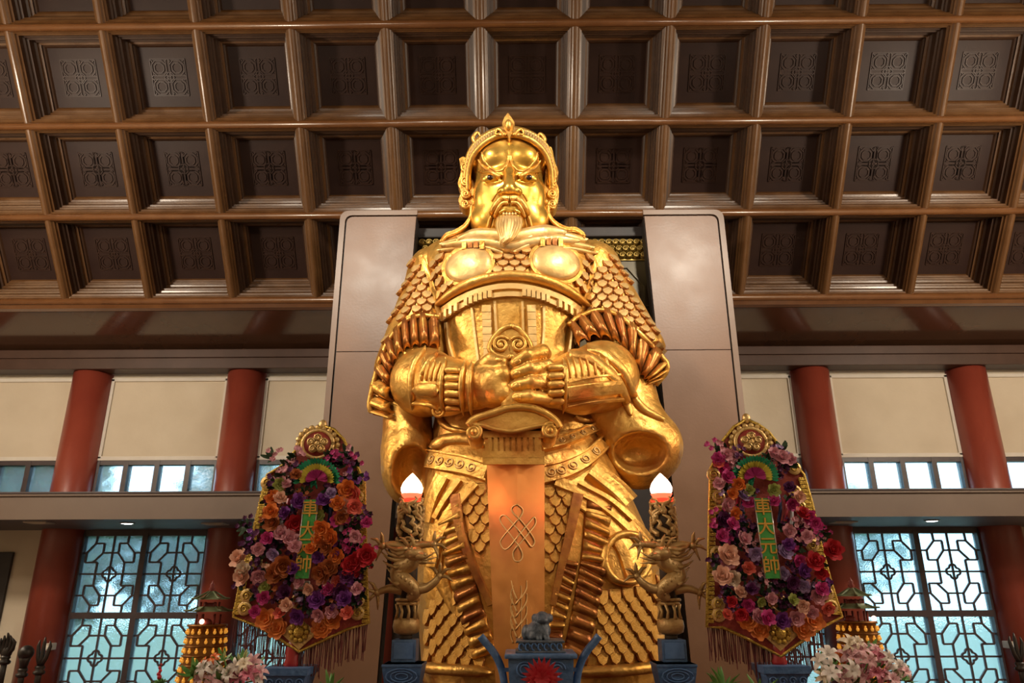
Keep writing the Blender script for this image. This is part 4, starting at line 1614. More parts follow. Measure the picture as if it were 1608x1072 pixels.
for side in (0, 1):
    if side == 0:
        o0, i0, i1 = W(536, 333, PD), W(656, 333, PD), W(594, 1072, PD)
        lab = 'tall brown rounded panel standing behind the statue and left flower board'
    else:
        o0, i0, i1 = W(1134, 331, PD), W(1009, 331, PD), W(1086, 1072, PD)
        lab = 'tall brown rounded panel standing behind the statue and right flower board'
    zt = o0.z
    k = (i1.x - i0.x) / (i1.z - i0.z)
    ib = i0.x + k * (0 - i0.z)
    t = thing('standing_panel', ((o0.x + i0.x) / 2, PD, 0), lab, 'panel', 'panels flanking the statue')
    out = [(o0.x, 0), (o0.x, zt), (i0.x, zt), (ib, 0)]
    poly = round_poly(out, .14, (1, 2))
    mb = MB()
    pts = [(x, PD, z) for x, z in poly]
    if side == 0:
        mb.prism(pts[::-1] if False else pts, (0, .22, 0))
    else:
        mb.prism(pts[::-1], (0, .22, 0))
    obj('slab', mb, m_dark, t)
    sgn = 1 if side == 0 else -1
    # rim along top and outer edge, face boards with a seam
    rw_ = .075
    rim_o = round_poly([(o0.x, 0), (o0.x, zt), (i0.x, zt)], .14, (1,))
    rim_i = round_poly([(o0.x + sgn * rw_, 0), (o0.x + sgn * rw_, zt - rw_), (i0.x, zt - rw_)], .11, (1,))
    mb = MB()
    v, f = [], []
    for (ax, az), (bx, bz) in zip(rim_o, rim_i):
        v += [(ax, PD - .045, az), (bx, PD - .045, bz), (bx, PD, bz), (ax, PD, az)]
    for j in range(len(rim_o) - 1):
        for q in range(4):
            a, b = j * 4 + q, j * 4 + (q + 1) % 4
            f.append((a, b, b + 4, a + 4))
    f += [(0, 1, 2, 3), tuple(range(len(v) - 4, len(v)))]
    mb.add(v, f)
    obj('rim', mb, m_rim, t)
    zs = W(590, 553, PD).z
    g = rw_ + .022
    xi = lambda z: i0.x + k * (z - i0.z) - sgn * .012
    top_ = round_poly([(o0.x + sgn * g, zs + .006), (o0.x + sgn * g, zt - g), (xi(zt - g), zt - g), (xi(zs), zs + .006)], .10, (1,))
    low_ = [(o0.x + sgn * g, 0), (o0.x + sgn * g, zs - .006), (xi(zs), zs - .006), (xi(0), 0)]
    for P_ in (top_, low_):
        mb = MB()
        pts = [(x, PD - .035, z) for x, z in P_]
        mb.prism(pts if side == 0 else pts[::-1], (0, .035, 0))
        obj('face_board', mb, m_panel, t)

m_olive = mat('dark olive lacquer', (.075, .055, .022), .4, .2, (.10, .075, .03), 3)
m_gilt = mat('dull gilt carving', (.34, .22, .05), .4, .6, (.42, .28, .07), 6)
t = thing('carved_screen', (W(830, 700, 9.7).x, 9.75, 0), 'dark olive carved screen with gilt clouds behind the golden statue', 'screen')
x0, x1 = W(640, 500, 9.8).x, W(1040, 500, 9.8).x
zt = W(830, 375, 9.75).z
mb = MB(); mb.box((x0, 9.75, 0), (x1, 9.85, zt), .01); obj('board', mb, m_olive, t)
mb = MB(); mb.box((x0 - .03, 9.68, zt), (x1 + .03, 9.9, zt + .16), .02); obj('top_rail', mb, m_dark, t)
mb = MB(); mb.box((x0, 9.735, 0), (x1, 9.75, W(830, 612, 9.75).z), .0); obj('lower_board', mb, m_dark, t)
for xx0, xx1 in ((658, 705), (928, 1026)):
    n = int((xx1 - xx0) / 11)
    for j in range(n):
        for r in range(3):
            c0 = W(xx0 + 5 + j * 11 + (5 if r % 2 else 0), 382 + r * 10, 9.72)
            mb = MB()
            mb.ball(c0, (.062, .05, .05), 10, 6)
            mb.tube([c0 + Vector((math.cos(a * .6) * .05 * (1 - a / 20), -.05, math.sin(a * .6) * .045 * (1 - a / 20))) for a in range(16)], .012, 5)
            obj('cloud_curl', mb, m_gilt, t)
for pts in ([(958, 420), (985, 420), (1012, 450), (1012, 600)], [(966, 440), (985, 436), (1000, 460), (1000, 600)], [(940, 408), (1020, 408)], [(985, 480), (1024, 480)], [(985, 525), (1024, 525)], [(985, 570), (1024, 570)], [(1022, 410), (1028, 610)]):
    mb = MB()
    for a, b in zip(pts, pts[1:]):
        mb.bar(W(*a, 9.74), W(*b, 9.74), .022, .03, (0, 1, 0))
    obj('carved_line', mb, m_gilt if pts[0][1] == 408 else m_olive, t)

# ================================================================== altar table
TZ = .93
m_altar = mat('dark red lacquer table', (.12, .02, .015), .35, 0, (.16, .03, .02), 3, coat=.2)
t = thing('altar_table', (AX, 5.7, 0), 'long dark red altar table carrying the offerings before the statue', 'table')
mb = MB(); mb.box((-4.8, 4.75, TZ - .08), (5.1, 6.42, TZ), .015); obj('table_top', mb, m_altar, t)
mb = MB(); mb.box((-4.7, 4.82, TZ - .24), (5.0, 6.36, TZ - .08), .01); obj('apron', mb, m_altar, t)
for x in (-4.6, -1.5, 1.8, 4.9):
    for y in (4.9, 6.25):
        mb = MB(); mb.box((x - .07, y - .07, 0), (x + .07, y + .07, TZ - .24), .01); obj('leg', mb, m_altar, t)

# ================================================================== dragon lamps
m_dgold = mat('antique gilt bronze', (.50, .31, .11), .40, .40, (.60, .40, .16), 12, .2, 60)
m_blue = mat('blue glazed stone', (.045, .115, .26), .4, 0, (.085, .175, .35), 14, .35, 30, rvar=.05)
m_bluel = mat('pale blue relief', (.075, .17, .38), .45, 0, (.10, .21, .43), 20)
m_bulb = mat('glowing flame bulb', (1, .8, .7), .3, emit=(1, .62, .42), estr=9)
m_sock = mat('red glow-lit bulb socket', (.6, .03, .02), .35, emit=(1, .04, .015), estr=1.6)  # emission stands in for the bulb's red light on the socket
m_sock2 = mat('glowing red bulb base', (.8, .05, .03), .3, emit=(1, .07, .03), estr=3.5)
m_dk = mat('dark drum', (.05, .03, .015), .6)


def dragon_lamp(px, py, s, label):
    d = 6.2
    X0 = W(px, py, d).x
    u = .00555
    zof = lambda y: W(px, y, d).z
    Q = lambda dx, y, dd=0.0: Vector((X0 + s * dx * u, d + dd, zof(y)))
    t = thing('dragon_lamp', (X0, d, TZ), label, 'lamp', 'dragon lamps before the statue')
    ox, oy = X0, d
    # bulb and socket
    mb = MB()
    zb, zt_ = zof(783), zof(743)
    H = zt_ - zb
    mb.lathe((ox, oy, zb), [(.045, 0), (.072, H * .12), (.090, H * .30), (.092, H * .42), (.078, H * .60), (.050, H * .78), (.022, H * .92), (.004, H)], 24)
    bo = obj('bulb', mb, m_bulb, t)
    mb = MB(); mb.lathe((ox, oy, zb - .006), [(.05, 0), (.076, H * .11), (.089, H * .22), (.082, H * .225)], 24)
    obj('bulb_base', mb, m_sock2, bo)
    lamp_light('bulb_glow', 'POINT', (ox, oy - .02, zb + H * .4), 26, (1, .13, .06), None, .09, parent=t)
    mb = MB(); mb.lathe((ox, oy, zof(790)), [(.085, 0), (.088, .02), (.062, .035), (.052, .055), (.050, .07)], 20)
    obj('socket', mb, m_sock, t)
    # pierced upper drum
    mb = MB(); mb.lathe((ox, oy, zof(850)), [(.085, 0), (.085, zof(790) - zof(850))], 20)
    ud = obj('upper_drum', mb, m_dk, t)
    rg = random.Random(5)
    for k in range(26):
        a0 = rg.uniform(0, 6.28); z0 = rg.uniform(zof(848), zof(805))
        pts = []
        for j in range(7):
            a = a0 + j * .16 * (1 if k % 2 else -1) + .25 * math.sin(j * 1.7)
            pts.append((ox + .098 * math.cos(a), oy + .098 * math.sin(a), z0 + j * .022))
        mb = MB(); mb.tube(pts, [.018, .022, .02, .022, .018, .014, .008], 6)
        obj('drum_flame', mb, m_dgold, ud)
    for y in (850, 792):
        mb = MB(); mb.lathe((ox, oy, zof(y) - .012), [(.096, 0), (.106, .006), (.106, .02), (.096, .026)], 20); obj('drum_ring', mb, m_dgold, ud)
    for k in range(5):
        a = k * 1.2566 - 1.57
        c0 = Vector((ox + .105 * math.cos(a), oy + .105 * math.sin(a), zof(851)))
        mb = MB(); mb.tube([c0 + Vector((-math.sin(a) * math.cos(b) * .032, math.cos(a) * math.cos(b) * .032, math.sin(b) * .032)) for b in [q * .6 for q in range(11)]], .011, 6)
        obj('drum_curl', mb, m_dgold, ud)
    # central shaft
    mb = MB(); mb.lathe((ox, oy, zof(945)), [(.062, 0), (.058, zof(850) - zof(945))], 16); obj('shaft', mb, m_dk, t)
    # dragon: body winds round the shaft from the drum below up to the head
    BP = [(6, 940, -.10), (14, 928, -.13), (2, 915, -.16), (-10, 905, -.14), (-8, 893, -.13), (6, 885, -.15), (10, 875, -.17), (4, 866, -.18)]
    L = [Q(*p) for p in BP]
    Ls = [Vector(p) for p in smooth_line([tuple(p) for p in L], 5)]
    mb = MB(); mb.tube(Ls, [.030 + .040 * math.sin(math.pi * min(1, i / len(Ls) * 1.05) * .8 + .2) for i in range(len(Ls))], 10)
    dr = obj('dragon_body', mb, m_dgold, t)
    for i in range(2, len(Ls) - 2, 2):
        mb = MB(); mb.ball(Ls[i] + Vector((0, -.055, .02)), (.014, .016, .020), 6, 4); obj('dragon_ridge', mb, m_dgold, dr)
    mb = MB()
    mb.ball(Q(13, 871, -.22), (.075, .085, .055), 12, 8)
    mb.ball(Q(24, 876, -.26), (.055, .050, .034), 10, 6)
    mb.ball(Q(26, 884, -.24), (.048, .040, .020), 10, 6)
    mb.ball(Q(10, 865, -.27), (.022, .022, .022), 8, 6)
    mb.ball(Q(29, 873, -.29), (.016, .016, .016), 8, 6)
    for p, q, r in (((6, 862, -.2), (-4, 848, -.2), (-10, 846, -.2)), ((12, 861, -.22), (10, 848, -.22), (6, 842, -.2))):
        mb.tube([Q(*p), Q(*q), Q(*r)], [.016, .012, .005], 6)
    for k in range(3):
        mb.tube([Q(26, 880 + k * 2, -.28), Q(38, 874 + k * 6, -.3), Q(46, 868 + k * 9, -.28)], [.010, .008, .003], 5)
    obj('dragon_head', mb, m_dgold, dr)
    for k in range(9):
        y = 862 + k * 6.2
        ln, dy = rg.uniform(.7, 1.15), rg.uniform(-3, 3)
        mb = MB(); mb.tube([Q(2, y, -.15 + dy * .01), Q(-13 * ln, y + 3 + dy, -.18 - dy * .01), Q(-24 * ln, y - 1 + dy, -.15), Q(-33 * ln, y - 9 + dy * 1.6, -.12)], [.022, .020, .013, .004], 6)
        obj('mane_lock', mb, m_dgold, dr)
    # legs with spread claws
    for (pts, w, ang0, fan) in (([(2, 862, -.10), (20, 857, -.12), (38, 856, -.14)], .034, 10, 1), ([(-4, 862, -.08), (-22, 856, -.1), (-36, 858, -.12)], .034, 170, -1),
                               ([(8, 925, -.12), (28, 924, -.14), (42, 914, -.16), (48, 905, -.16)], .036, 60, 1), ([(-6, 926, -.10), (-24, 924, -.12), (-40, 930, -.12)], .036, 200, -1)):
        P_ = [Q(*p) for p in pts]
        mb = MB(); mb.tube([Vector(q) for q in smooth_line([tuple(p) for p in P_], 4)], [w * (1.15 - .5 * i / (4 * (len(P_) - 1))) for i in range(4 * (len(P_) - 1) + 1)], 8)
        mb.ball(P_[-1], .030, 8, 6)
        lg = obj('dragon_leg', mb, m_dgold, dr)
        for k in range(4):
            a = math.radians(ang0 + (-75 + k * 50))
            e = Vector((math.cos(a) * s, -.25 + .15 * k, math.sin(a)))
            c0 = P_[-1]
            mb = MB()
            m1 = c0 + e * .065 + Vector((0, 0, .012)); m2 = c0 + e * .115 + Vector((0, -.02, -.012))
            mb.tube([c0, m1, m2], [.018, .015, .004], 6)
            obj('claw', mb, m_dgold, dr)
    # lower pierced drum and cup
    mb = MB(); mb.lathe((ox, oy, zof(972)), [(.055, 0), (.055, zof(942) - zof(972))], 14)
    ld = obj('lower_drum', mb, m_dk, t)
    for y, r in ((942, .098), (948, .088)):
        mb = MB(); mb.lathe((ox, oy, zof(y) - .01), [(r * .9, 0), (r, .006), (r, .02), (r * .9, .026)], 20); obj('drum_ring', mb, m_dgold, ld)
    for k in range(9):
        a = k * .698
        mb = MB(); mb.tube([(ox + .085 * math.cos(a), oy + .085 * math.sin(a), zof(948)), (ox + .078 * math.cos(a + .2), oy + .078 * math.sin(a + .2), zof(960)), (ox + .088 * math.cos(a + .1), oy + .088 * math.sin(a + .1), zof(972))], [.014, .011, .015], 6)
        obj('drum_post', mb, m_dgold, ld)
    mb = MB(); zc = zof(996); hc = zof(970) - zc
    mb.lathe((ox, oy, zc), [(.060, 0), (.098, hc * .15), (.108, hc * .5), (.102, hc * .85), (.085, hc)], 20)
    obj('cup', mb, m_dgold, t)
    mb = MB(); mb.lathe((ox, oy, zof(1004)), [(.05, 0), (.05, zof(995) - zof(1004))], 12); obj('neck', mb, m_dk, t)
    # blue pedestal
    mb = MB()
    w0 = .095
    mb.box((ox - w0, oy - w0, zof(1038)), (ox + w0, oy + w0, zof(1003)), .008)
    bn = obj('pedestal_neck', mb, m_blue, t)
    mb = MB(); mb.box((ox - w0 + .02, oy - w0 - .008, zof(1033)), (ox + w0 - .02, oy - w0 + .004, zof(1008)), .004); obj('neck_panel', mb, m_bluel, bn)
    zr = zof(1040)
    mb = MB()
    v, f = [], []
    for z, w_ in ((TZ, .10), (zr - .17, .125), (zr - .06, .145), (zr - .015, .15), (zr, .15)):
        v += [(ox - w_, oy - w_, z), (ox + w_, oy - w_, z), (ox + w_, oy + w_, z), (ox - w_, oy + w_, z)]
    for i in range(4):
        for k in range(4):
            a, b = i * 4 + k, i * 4 + (k + 1) % 4
            f.append((a, b, b + 4, a + 4))
    f += [(3, 2, 1, 0), (16, 17, 18, 19)]
    mb.add(v, f)
    bp_ = obj('pedestal_bowl', mb, m_blue, t)
    for k in range(3):
        mb = MB(); r_ = .022 + .016 * k
        mb.tube([(ox + math.cos(a) * r_ * 2.2, oy - .150 - .004 * k, zr - .085 + math.sin(a) * r_) for a in [q * .45 for q in range(15)]], .006, 5)
        obj('bowl_relief', mb, m_bluel, bp_)
    mb = MB(); mb.box((ox - .155, oy - .155, zr - .022), (ox + .155, oy + .155, zr), .006); obj('bowl_rim', mb, m_blue, bp_)


dragon_lamp(647, 765, 1, 'gilt dragon lamp with glowing flame bulb beside left flower board')
dragon_lamp(1038, 765, -1, 'gilt dragon lamp with glowing flame bulb beside right flower board')

# ================================================================== incense burner
d = 5.35
Z_ = lambda y: W(848, y, d).z
X_ = lambda x: W(x, 1030, d).x
xc = X_(848)
t = thing('incense_burner', (xc, d, TZ), 'blue stone incense burner with a lion lid before the sword', 'incense burner')
v, f = [], []
for y, hw in ((1026, 43), (1032, 44), (1060, 43), (1085, 40)):
    w_ = hw * .0048
    z = Z_(y)
    v += [(xc - w_, d - w_, z), (xc + w_, d - w_, z), (xc + w_, d + w_, z), (xc - w_, d + w_, z)]
for i in range(3):
    for k in range(4):
        a, b = i * 4 + k, i * 4 + (k + 1) % 4
        f.append((a, a + 4, b + 4, b))
f += [(0, 1, 2, 3), (15, 14, 13, 12)]
mb = MB(); mb.add(v, f)
bo = obj('body', mb, m_blue, t)
for sx in (-1, 0, 1):
    for k in range(2):
        mb = MB(); r_ = .050 - .02 * k
        mb.tube([(xc + sx * .105 + math.cos(a) * r_, d - .214, Z_(1046) + math.sin(a) * r_ * .9) for a in [q * .45 for q in range(12)]], .006, 5)
        obj('cloud_relief', mb, m_bluel, bo)
for sx in (-1, 1):
    for sy in (-1, 1):
        mb = MB(); mb.lathe((xc + sx * .13, d + sy * .13, TZ), [(.04, 0), (.05, .03), (.03, .1), (.04, max(.12, Z_(1083) - TZ))], 12); obj('foot', mb, m_blue, t)
mb = MB(); mb.box((xc - 49 * .0048, d - .235, Z_(1030)), (xc + 49 * .0048, d + .235, Z_(1022.5)), .01); obj('rim', mb, m_blue, t)
mb = MB(); mb.box((xc - .165, d - .165, Z_(1023)), (xc + .165, d + .165, Z_(1019)), .006)
mb.box((xc - .145, d - .145, Z_(1020)), (xc + .145, d + .145, Z_(1006)), .004)
mb.box((xc - .160, d - .160, Z_(1007)), (xc + .160, d + .160, Z_(1003.5)), .006)
m_lid = mat('dark blue grey lid', (.045, .06, .085), .5, 0, (.10, .12, .15), 25, .3, 60)
ld = obj('lid', mb, m_lid, t)
for i in range(7):
    mb = MB(); c0 = Vector((xc - .125 + i * .0415, d - .150, (Z_(1019) + Z_(1007)) / 2))
    mb.tube([c0 + Vector((math.cos(a) * .016, 0, math.sin(a) * .022)) for a in [q * .55 for q in range(10)]], .006, 5); obj('fret_ring', mb, m_bluel, ld)
# lion, one body
zb = Z_(1004)
lc = lambda x, y, dd=0.: Vector((X_(x), d + dd, Z_(y)))
S_ = .0048
fn = s_union([s_ell(lc(846, 990, -.02), (17 * S_, .075, 14 * S_)), s_cap(lc(853, 988, -.03), lc(852, 977, -.03), 10 * S_, 8.5 * S_), s_ell(lc(852, 970, -.04), (11 * S_, .055, 8.5 * S_)),
              s_ell(lc(840.5, 970, -.02), (4.8 * S_, .03, 6 * S_)), s_ell(lc(864, 970, -.02), (4.8 * S_, .03, 6 * S_)), s_ell(lc(852, 973, -.09), (8 * S_, .03, 4 * S_)), s_ell(lc(827, 993, .0), (7 * S_, .05, 11 * S_)),
              s_cap(lc(856, 992, -.07), lc(859, 1002, -.09), 4.5 * S_, 4.2 * S_), s_cap(lc(846, 994, -.07), lc(847, 1002, -.09), 4.5 * S_, 4.2 * S_), s_ell(lc(838, 998, -.05), (8 * S_, .05, 6 * S_)), s_ell(lc(852, 963, -.03), (5 * S_, .03, 3 * S_))], .012)
solid('lion', 'lion', fn, (xc - .25, d - .2, zb - .03), (xc + .2, d + .2, zb + .3), .0065, m_lid, t)
for k in range(9):
    a = k * .7
    mb = MB(); c0 = lc(852 + 10 * math.cos(a), 971 - 7 * math.sin(a), -.055); mb.ball(c0, .011, 8, 6); obj('mane_curl', mb, m_lid, t)
for s in (-1, 1):
    e = lambda x, y: Vector((X_(848 + s * x), d, Z_(y)))
    mb = MB(); L = [Vector(q) for q in smooth_line([tuple(e(*p)) for p in ((94, 998), (86, 1008), (74, 1022), (64, 1040), (58, 1060), (55, 1085))], 5)]
    mb.tube(L, .026, 10); ho = obj('handle', mb, m_blue, t)
    mb = MB(); mb.box((min(e(42, 1050).x, e(62, 1050).x), d - .02, Z_(1054)), (max(e(42, 1050).x, e(62, 1050).x), d + .02, Z_(1048))); obj('handle_strut', mb, m_blue, ho)
# red paper flower before the burner
m_rpaper = mat('red tinsel paper', (.42, .015, .03), .3, .2, (.55, .04, .05), 20)
c0 = W(851, 1066, 5.0)
t = thing('paper_flower', (c0.x, c0.y, TZ), 'spiky red paper rosette in front of the incense burner', 'rosette')
for ring, (n, R, tl) in enumerate(((22, .135, .25), (18, .10, .6), (12, .06, 1.0))):
    for k in range(n):
        a = 2 * math.pi * (k + .5 * ring) / n
        e = Vector((math.cos(a), -tl * .5, math.sin(a))).normalized()
        sd_ = Vector((-math.sin(a), 0, math.cos(a)))
        b0 = c0 + Vector((0, -.02 * ring, 0))
        mb = MB(); mb.prism([b0 - sd_ * .006, b0 + e * R * .7 - sd_ * .012, b0 + e * R, b0 + e * R * .7 + sd_ * .012, b0 + sd_ * .006], (0, .006, 0))
        obj('petal', mb, m_rpaper, t)
mb = MB(); mb.tube([(c0.x, c0.y + .03, TZ), (c0.x, c0.y + .02, c0.z)], .012, 8); obj('stem', mb, mat('green stem', (.05, .14, .03), .5), t)
# ================================================================== flowers: shared meshes
def petal(mb, c, e, sd, up, L, w, curl, n=4):
    """cupped petal from c along e, turning towards up by curl"""
    v, f = [], []
    for i in range(n + 1):
        u = i / n
        ww = w * math.sin(math.pi * min(.92, .12 + .80 * u)) ** .7
        p = c + e * (L * u * math.cos(curl * u * .6)) + up * (L * math.sin(curl * u) * u * .8)
        v += [p - sd * ww, p + up * (-.12 * ww), p + sd * ww]
    for i in range(n):
        a = i * 3
        f += [(a, a + 1, a + 4, a + 3), (a + 1, a + 2, a + 5, a + 4)]
    mb.add(v, f, True)


def rose_mesh(seed):
    rg = random.Random(seed)
    mb = MB()
    Z = Vector((0, 0, 1))
    for ring, (n, R, w, cu, h) in enumerate(((7, 1.0, .42, .35, 0), (6, .80, .38, .9, .06), (5, .58, .32, 1.4, .12), (4, .38, .25, 2.0, .16))):
        for k in range(n):
            a = 2 * math.pi * (k + ring * .37) / n + rg.uniform(-.15, .15)
            e = Vector((math.cos(a), math.sin(a), 0)); sd_ = Vector((-math.sin(a), math.cos(a), 0))
            petal(mb, Vector((0, 0, h)), e, sd_, Z, R * rg.uniform(.9, 1.1), w, cu)
    mb.ball((0, 0, .22), (.14, .14, .16), 7, 5)
    return mb


def blossom_mesh(seed):
    """sprig: a handful of small five-petalled blossoms"""
    rg = random.Random(seed)
    mb = MB()
    for q in range(6):
        c = Vector((rg.uniform(-.75, .75), rg.uniform(-.75, .75), rg.uniform(.1, .7)))
        t = rg.uniform(0, 6)
        mb.tube([(0, 0, -.15), c * .6, c], [.035, .03, .03], 4)
        for k in range(5):
            a = 2 * math.pi * k / 5 + t
            e = Vector((math.cos(a), math.sin(a), 0)); sd_ = Vector((-math.sin(a), math.cos(a), 0))
            petal(mb, c, e, sd_, Vector((0, 0, 1)), rg.uniform(.26, .36), .15, .8, 2)
    return mb


def leaves_mesh(seed, n=8, L=1.0):
    rg = random.Random(seed)
    mb = MB()
    for k in range(n):
        a = 2 * math.pi * k / n + rg.uniform(-.3, .3)
        el = rg.uniform(-.1, .9)
        e = Vector((math.cos(a) * math.cos(el), math.sin(a) * math.cos(el), math.sin(el)))
        sd_ = Vector((-math.sin(a), math.cos(a), 0))
        petal(mb, Vector((0, 0, 0)), e, sd_, e.cross(sd_) * -1, L * rg.uniform(.7, 1.15), .19, -.4, 3)
    return mb


def lily_mesh(open_=1.1):
    mb = MB()
    for k in range(6):
        a = 2 * math.pi * k / 6
        e = Vector((math.cos(a), math.sin(a), .25)).normalized(); sd_ = Vector((-math.sin(a), math.cos(a), 0))
        up = sd_.cross(e) * -1
        v, f = [], []
        n = 6
        for i in range(n + 1):
            u = i / n
            ww = .26 * math.sin(math.pi * min(.97, .10 + .87 * u)) ** .8 * (1 if k % 2 else .8)
            r = .10 + .95 * u
            z = .30 + .75 * u - 1.15 * open_ * u ** 3
            p = Vector((math.cos(a) * r, math.sin(a) * r, z))
            v += [p - sd_ * ww + Vector((0, 0, .05)), p, p + sd_ * ww + Vector((0, 0, .05))]
        for i in range(n):
            b = i * 3
            f += [(b, b + 1, b + 4, b + 3), (b + 1, b + 2, b + 5, b + 4)]
        mb.add(v, f, True)
    mb.tube([(0, 0, -.3), (0, 0, .1), (0, 0, .35)], [.06, .09, .16], 6)
    for k in range(6):
        a = 2 * math.pi * (k + .5) / 6
        mb.tube([(0, 0, .2), (math.cos(a) * .15, math.sin(a) * .15, .8), (math.cos(a) * .28, math.sin(a) * .28, 1.0)], [.02, .015, .035], 5)
    return mb


def bud_mesh():
    mb = MB()
    mb.lathe((0, 0, 0), [(.03, -.4), (.10, 0), (.19, .35), (.20, .65), (.12, 1.0), (.02, 1.25)], 8)
    return mb


FC = {'purple': ((.16, .03, .22), (.26, .06, .34)), 'plum': ((.075, .012, .075), (.16, .03, .13)), 'magenta': ((.50, .03, .20), (.62, .08, .30)), 'pink': ((.62, .25, .33), (.75, .42, .46)),
      'red': ((.42, .01, .025), (.55, .03, .04)), 'orange': ((.70, .17, .03), (.80, .28, .06)), 'peach': ((.72, .38, .27), (.80, .52, .40)), 'lav': ((.34, .22, .44), (.46, .33, .55)),
      'lime': ((.36, .42, .10), (.50, .52, .18)), 'rust': ((.36, .09, .025), (.48, .16, .05)), 'cream': ((.66, .52, .38), (.74, .62, .50)), 'coral': ((.72, .13, .10), (.80, .22, .16))}
FC = {k: (tuple(1.0 * x for x in a), tuple(1.05 * x for x in b)) for k, (a, b) in FC.items()}
MFC = {k: mat('%s petals' % k, a, .55, 0, b, 30) for k, (a, b) in FC.items()}
m_lf = mat('dark artificial leaf', (.022, .050, .022), .5, 0, (.045, .09, .035), 12)
m_lf2 = mat('fresh green leaf', (.07, .20, .035), .45, 0, (.13, .32, .07), 8)
ME = {}


def fmesh(kind, col, seed):
    k = (kind, col, seed % 3)
    if k not in ME:
        me = {'rose': rose_mesh, 'sprig': blossom_mesh}[kind](seed % 3).mesh()
        me.materials.append(MFC[col])
        ME[k] = me
    return ME[k]


for sd_ in range(3):
    q = leaves_mesh(sd_).mesh(); q.materials.append(m_lf); ME['leaf', sd_] = q
    q = leaves_mesh(sd_ + 9, 6, 1.2).mesh(); q.materials.append(m_lf2); ME['leaf2', sd_] = q


def place(name, me, p, nrm, size, parent, rg, stretch=1.0):
    q = Vector(nrm).normalized().to_track_quat('Z', 'Y').to_matrix().to_4x4()
    mw = Matrix.Translation(p) @ q @ Matrix.Rotation(rg.uniform(0, 6.28), 4, 'Z') @ Matrix.Diagonal((size, size, size * stretch, 1))
    return obj(name, me, None, parent, mw)


# ================================================================== flower boards
m_rcloth = mat('red brocade', (.24, .016, .018), .6, 0, (.36, .05, .025), 14, .2, 60)
m_gtrim = mat('gold tinsel trim', (.46, .28, .04), .35, .7, (.62, .42, .08), 40, .5, 90)
m_gpale = mat('stamped gold foil', (.66, .42, .15), .35, .6, (.74, .52, .22), 25, .3, 60)
m_green = mat('green foil plaque', (.035, .30, .05), .45, 0, (.07, .40, .08), 10)
m_gtext = mat('gold lettering', (.66, .36, .06), .4, .4)
m_fr = mat('dark red fringe', (.10, .018, .018), .6, 0, (.16, .03, .03), 30)
m_silver = mat('silver foil', (.6, .58, .55), .3, .7)
TINS = [mat('green tinsel', (.02, .30, .16), .25, .5), mat('yellow tinsel', (.60, .52, .06), .25, .5), mat('purple tinsel', (.36, .02, .16), .25, .5)]
CHARS = '車大元帥'


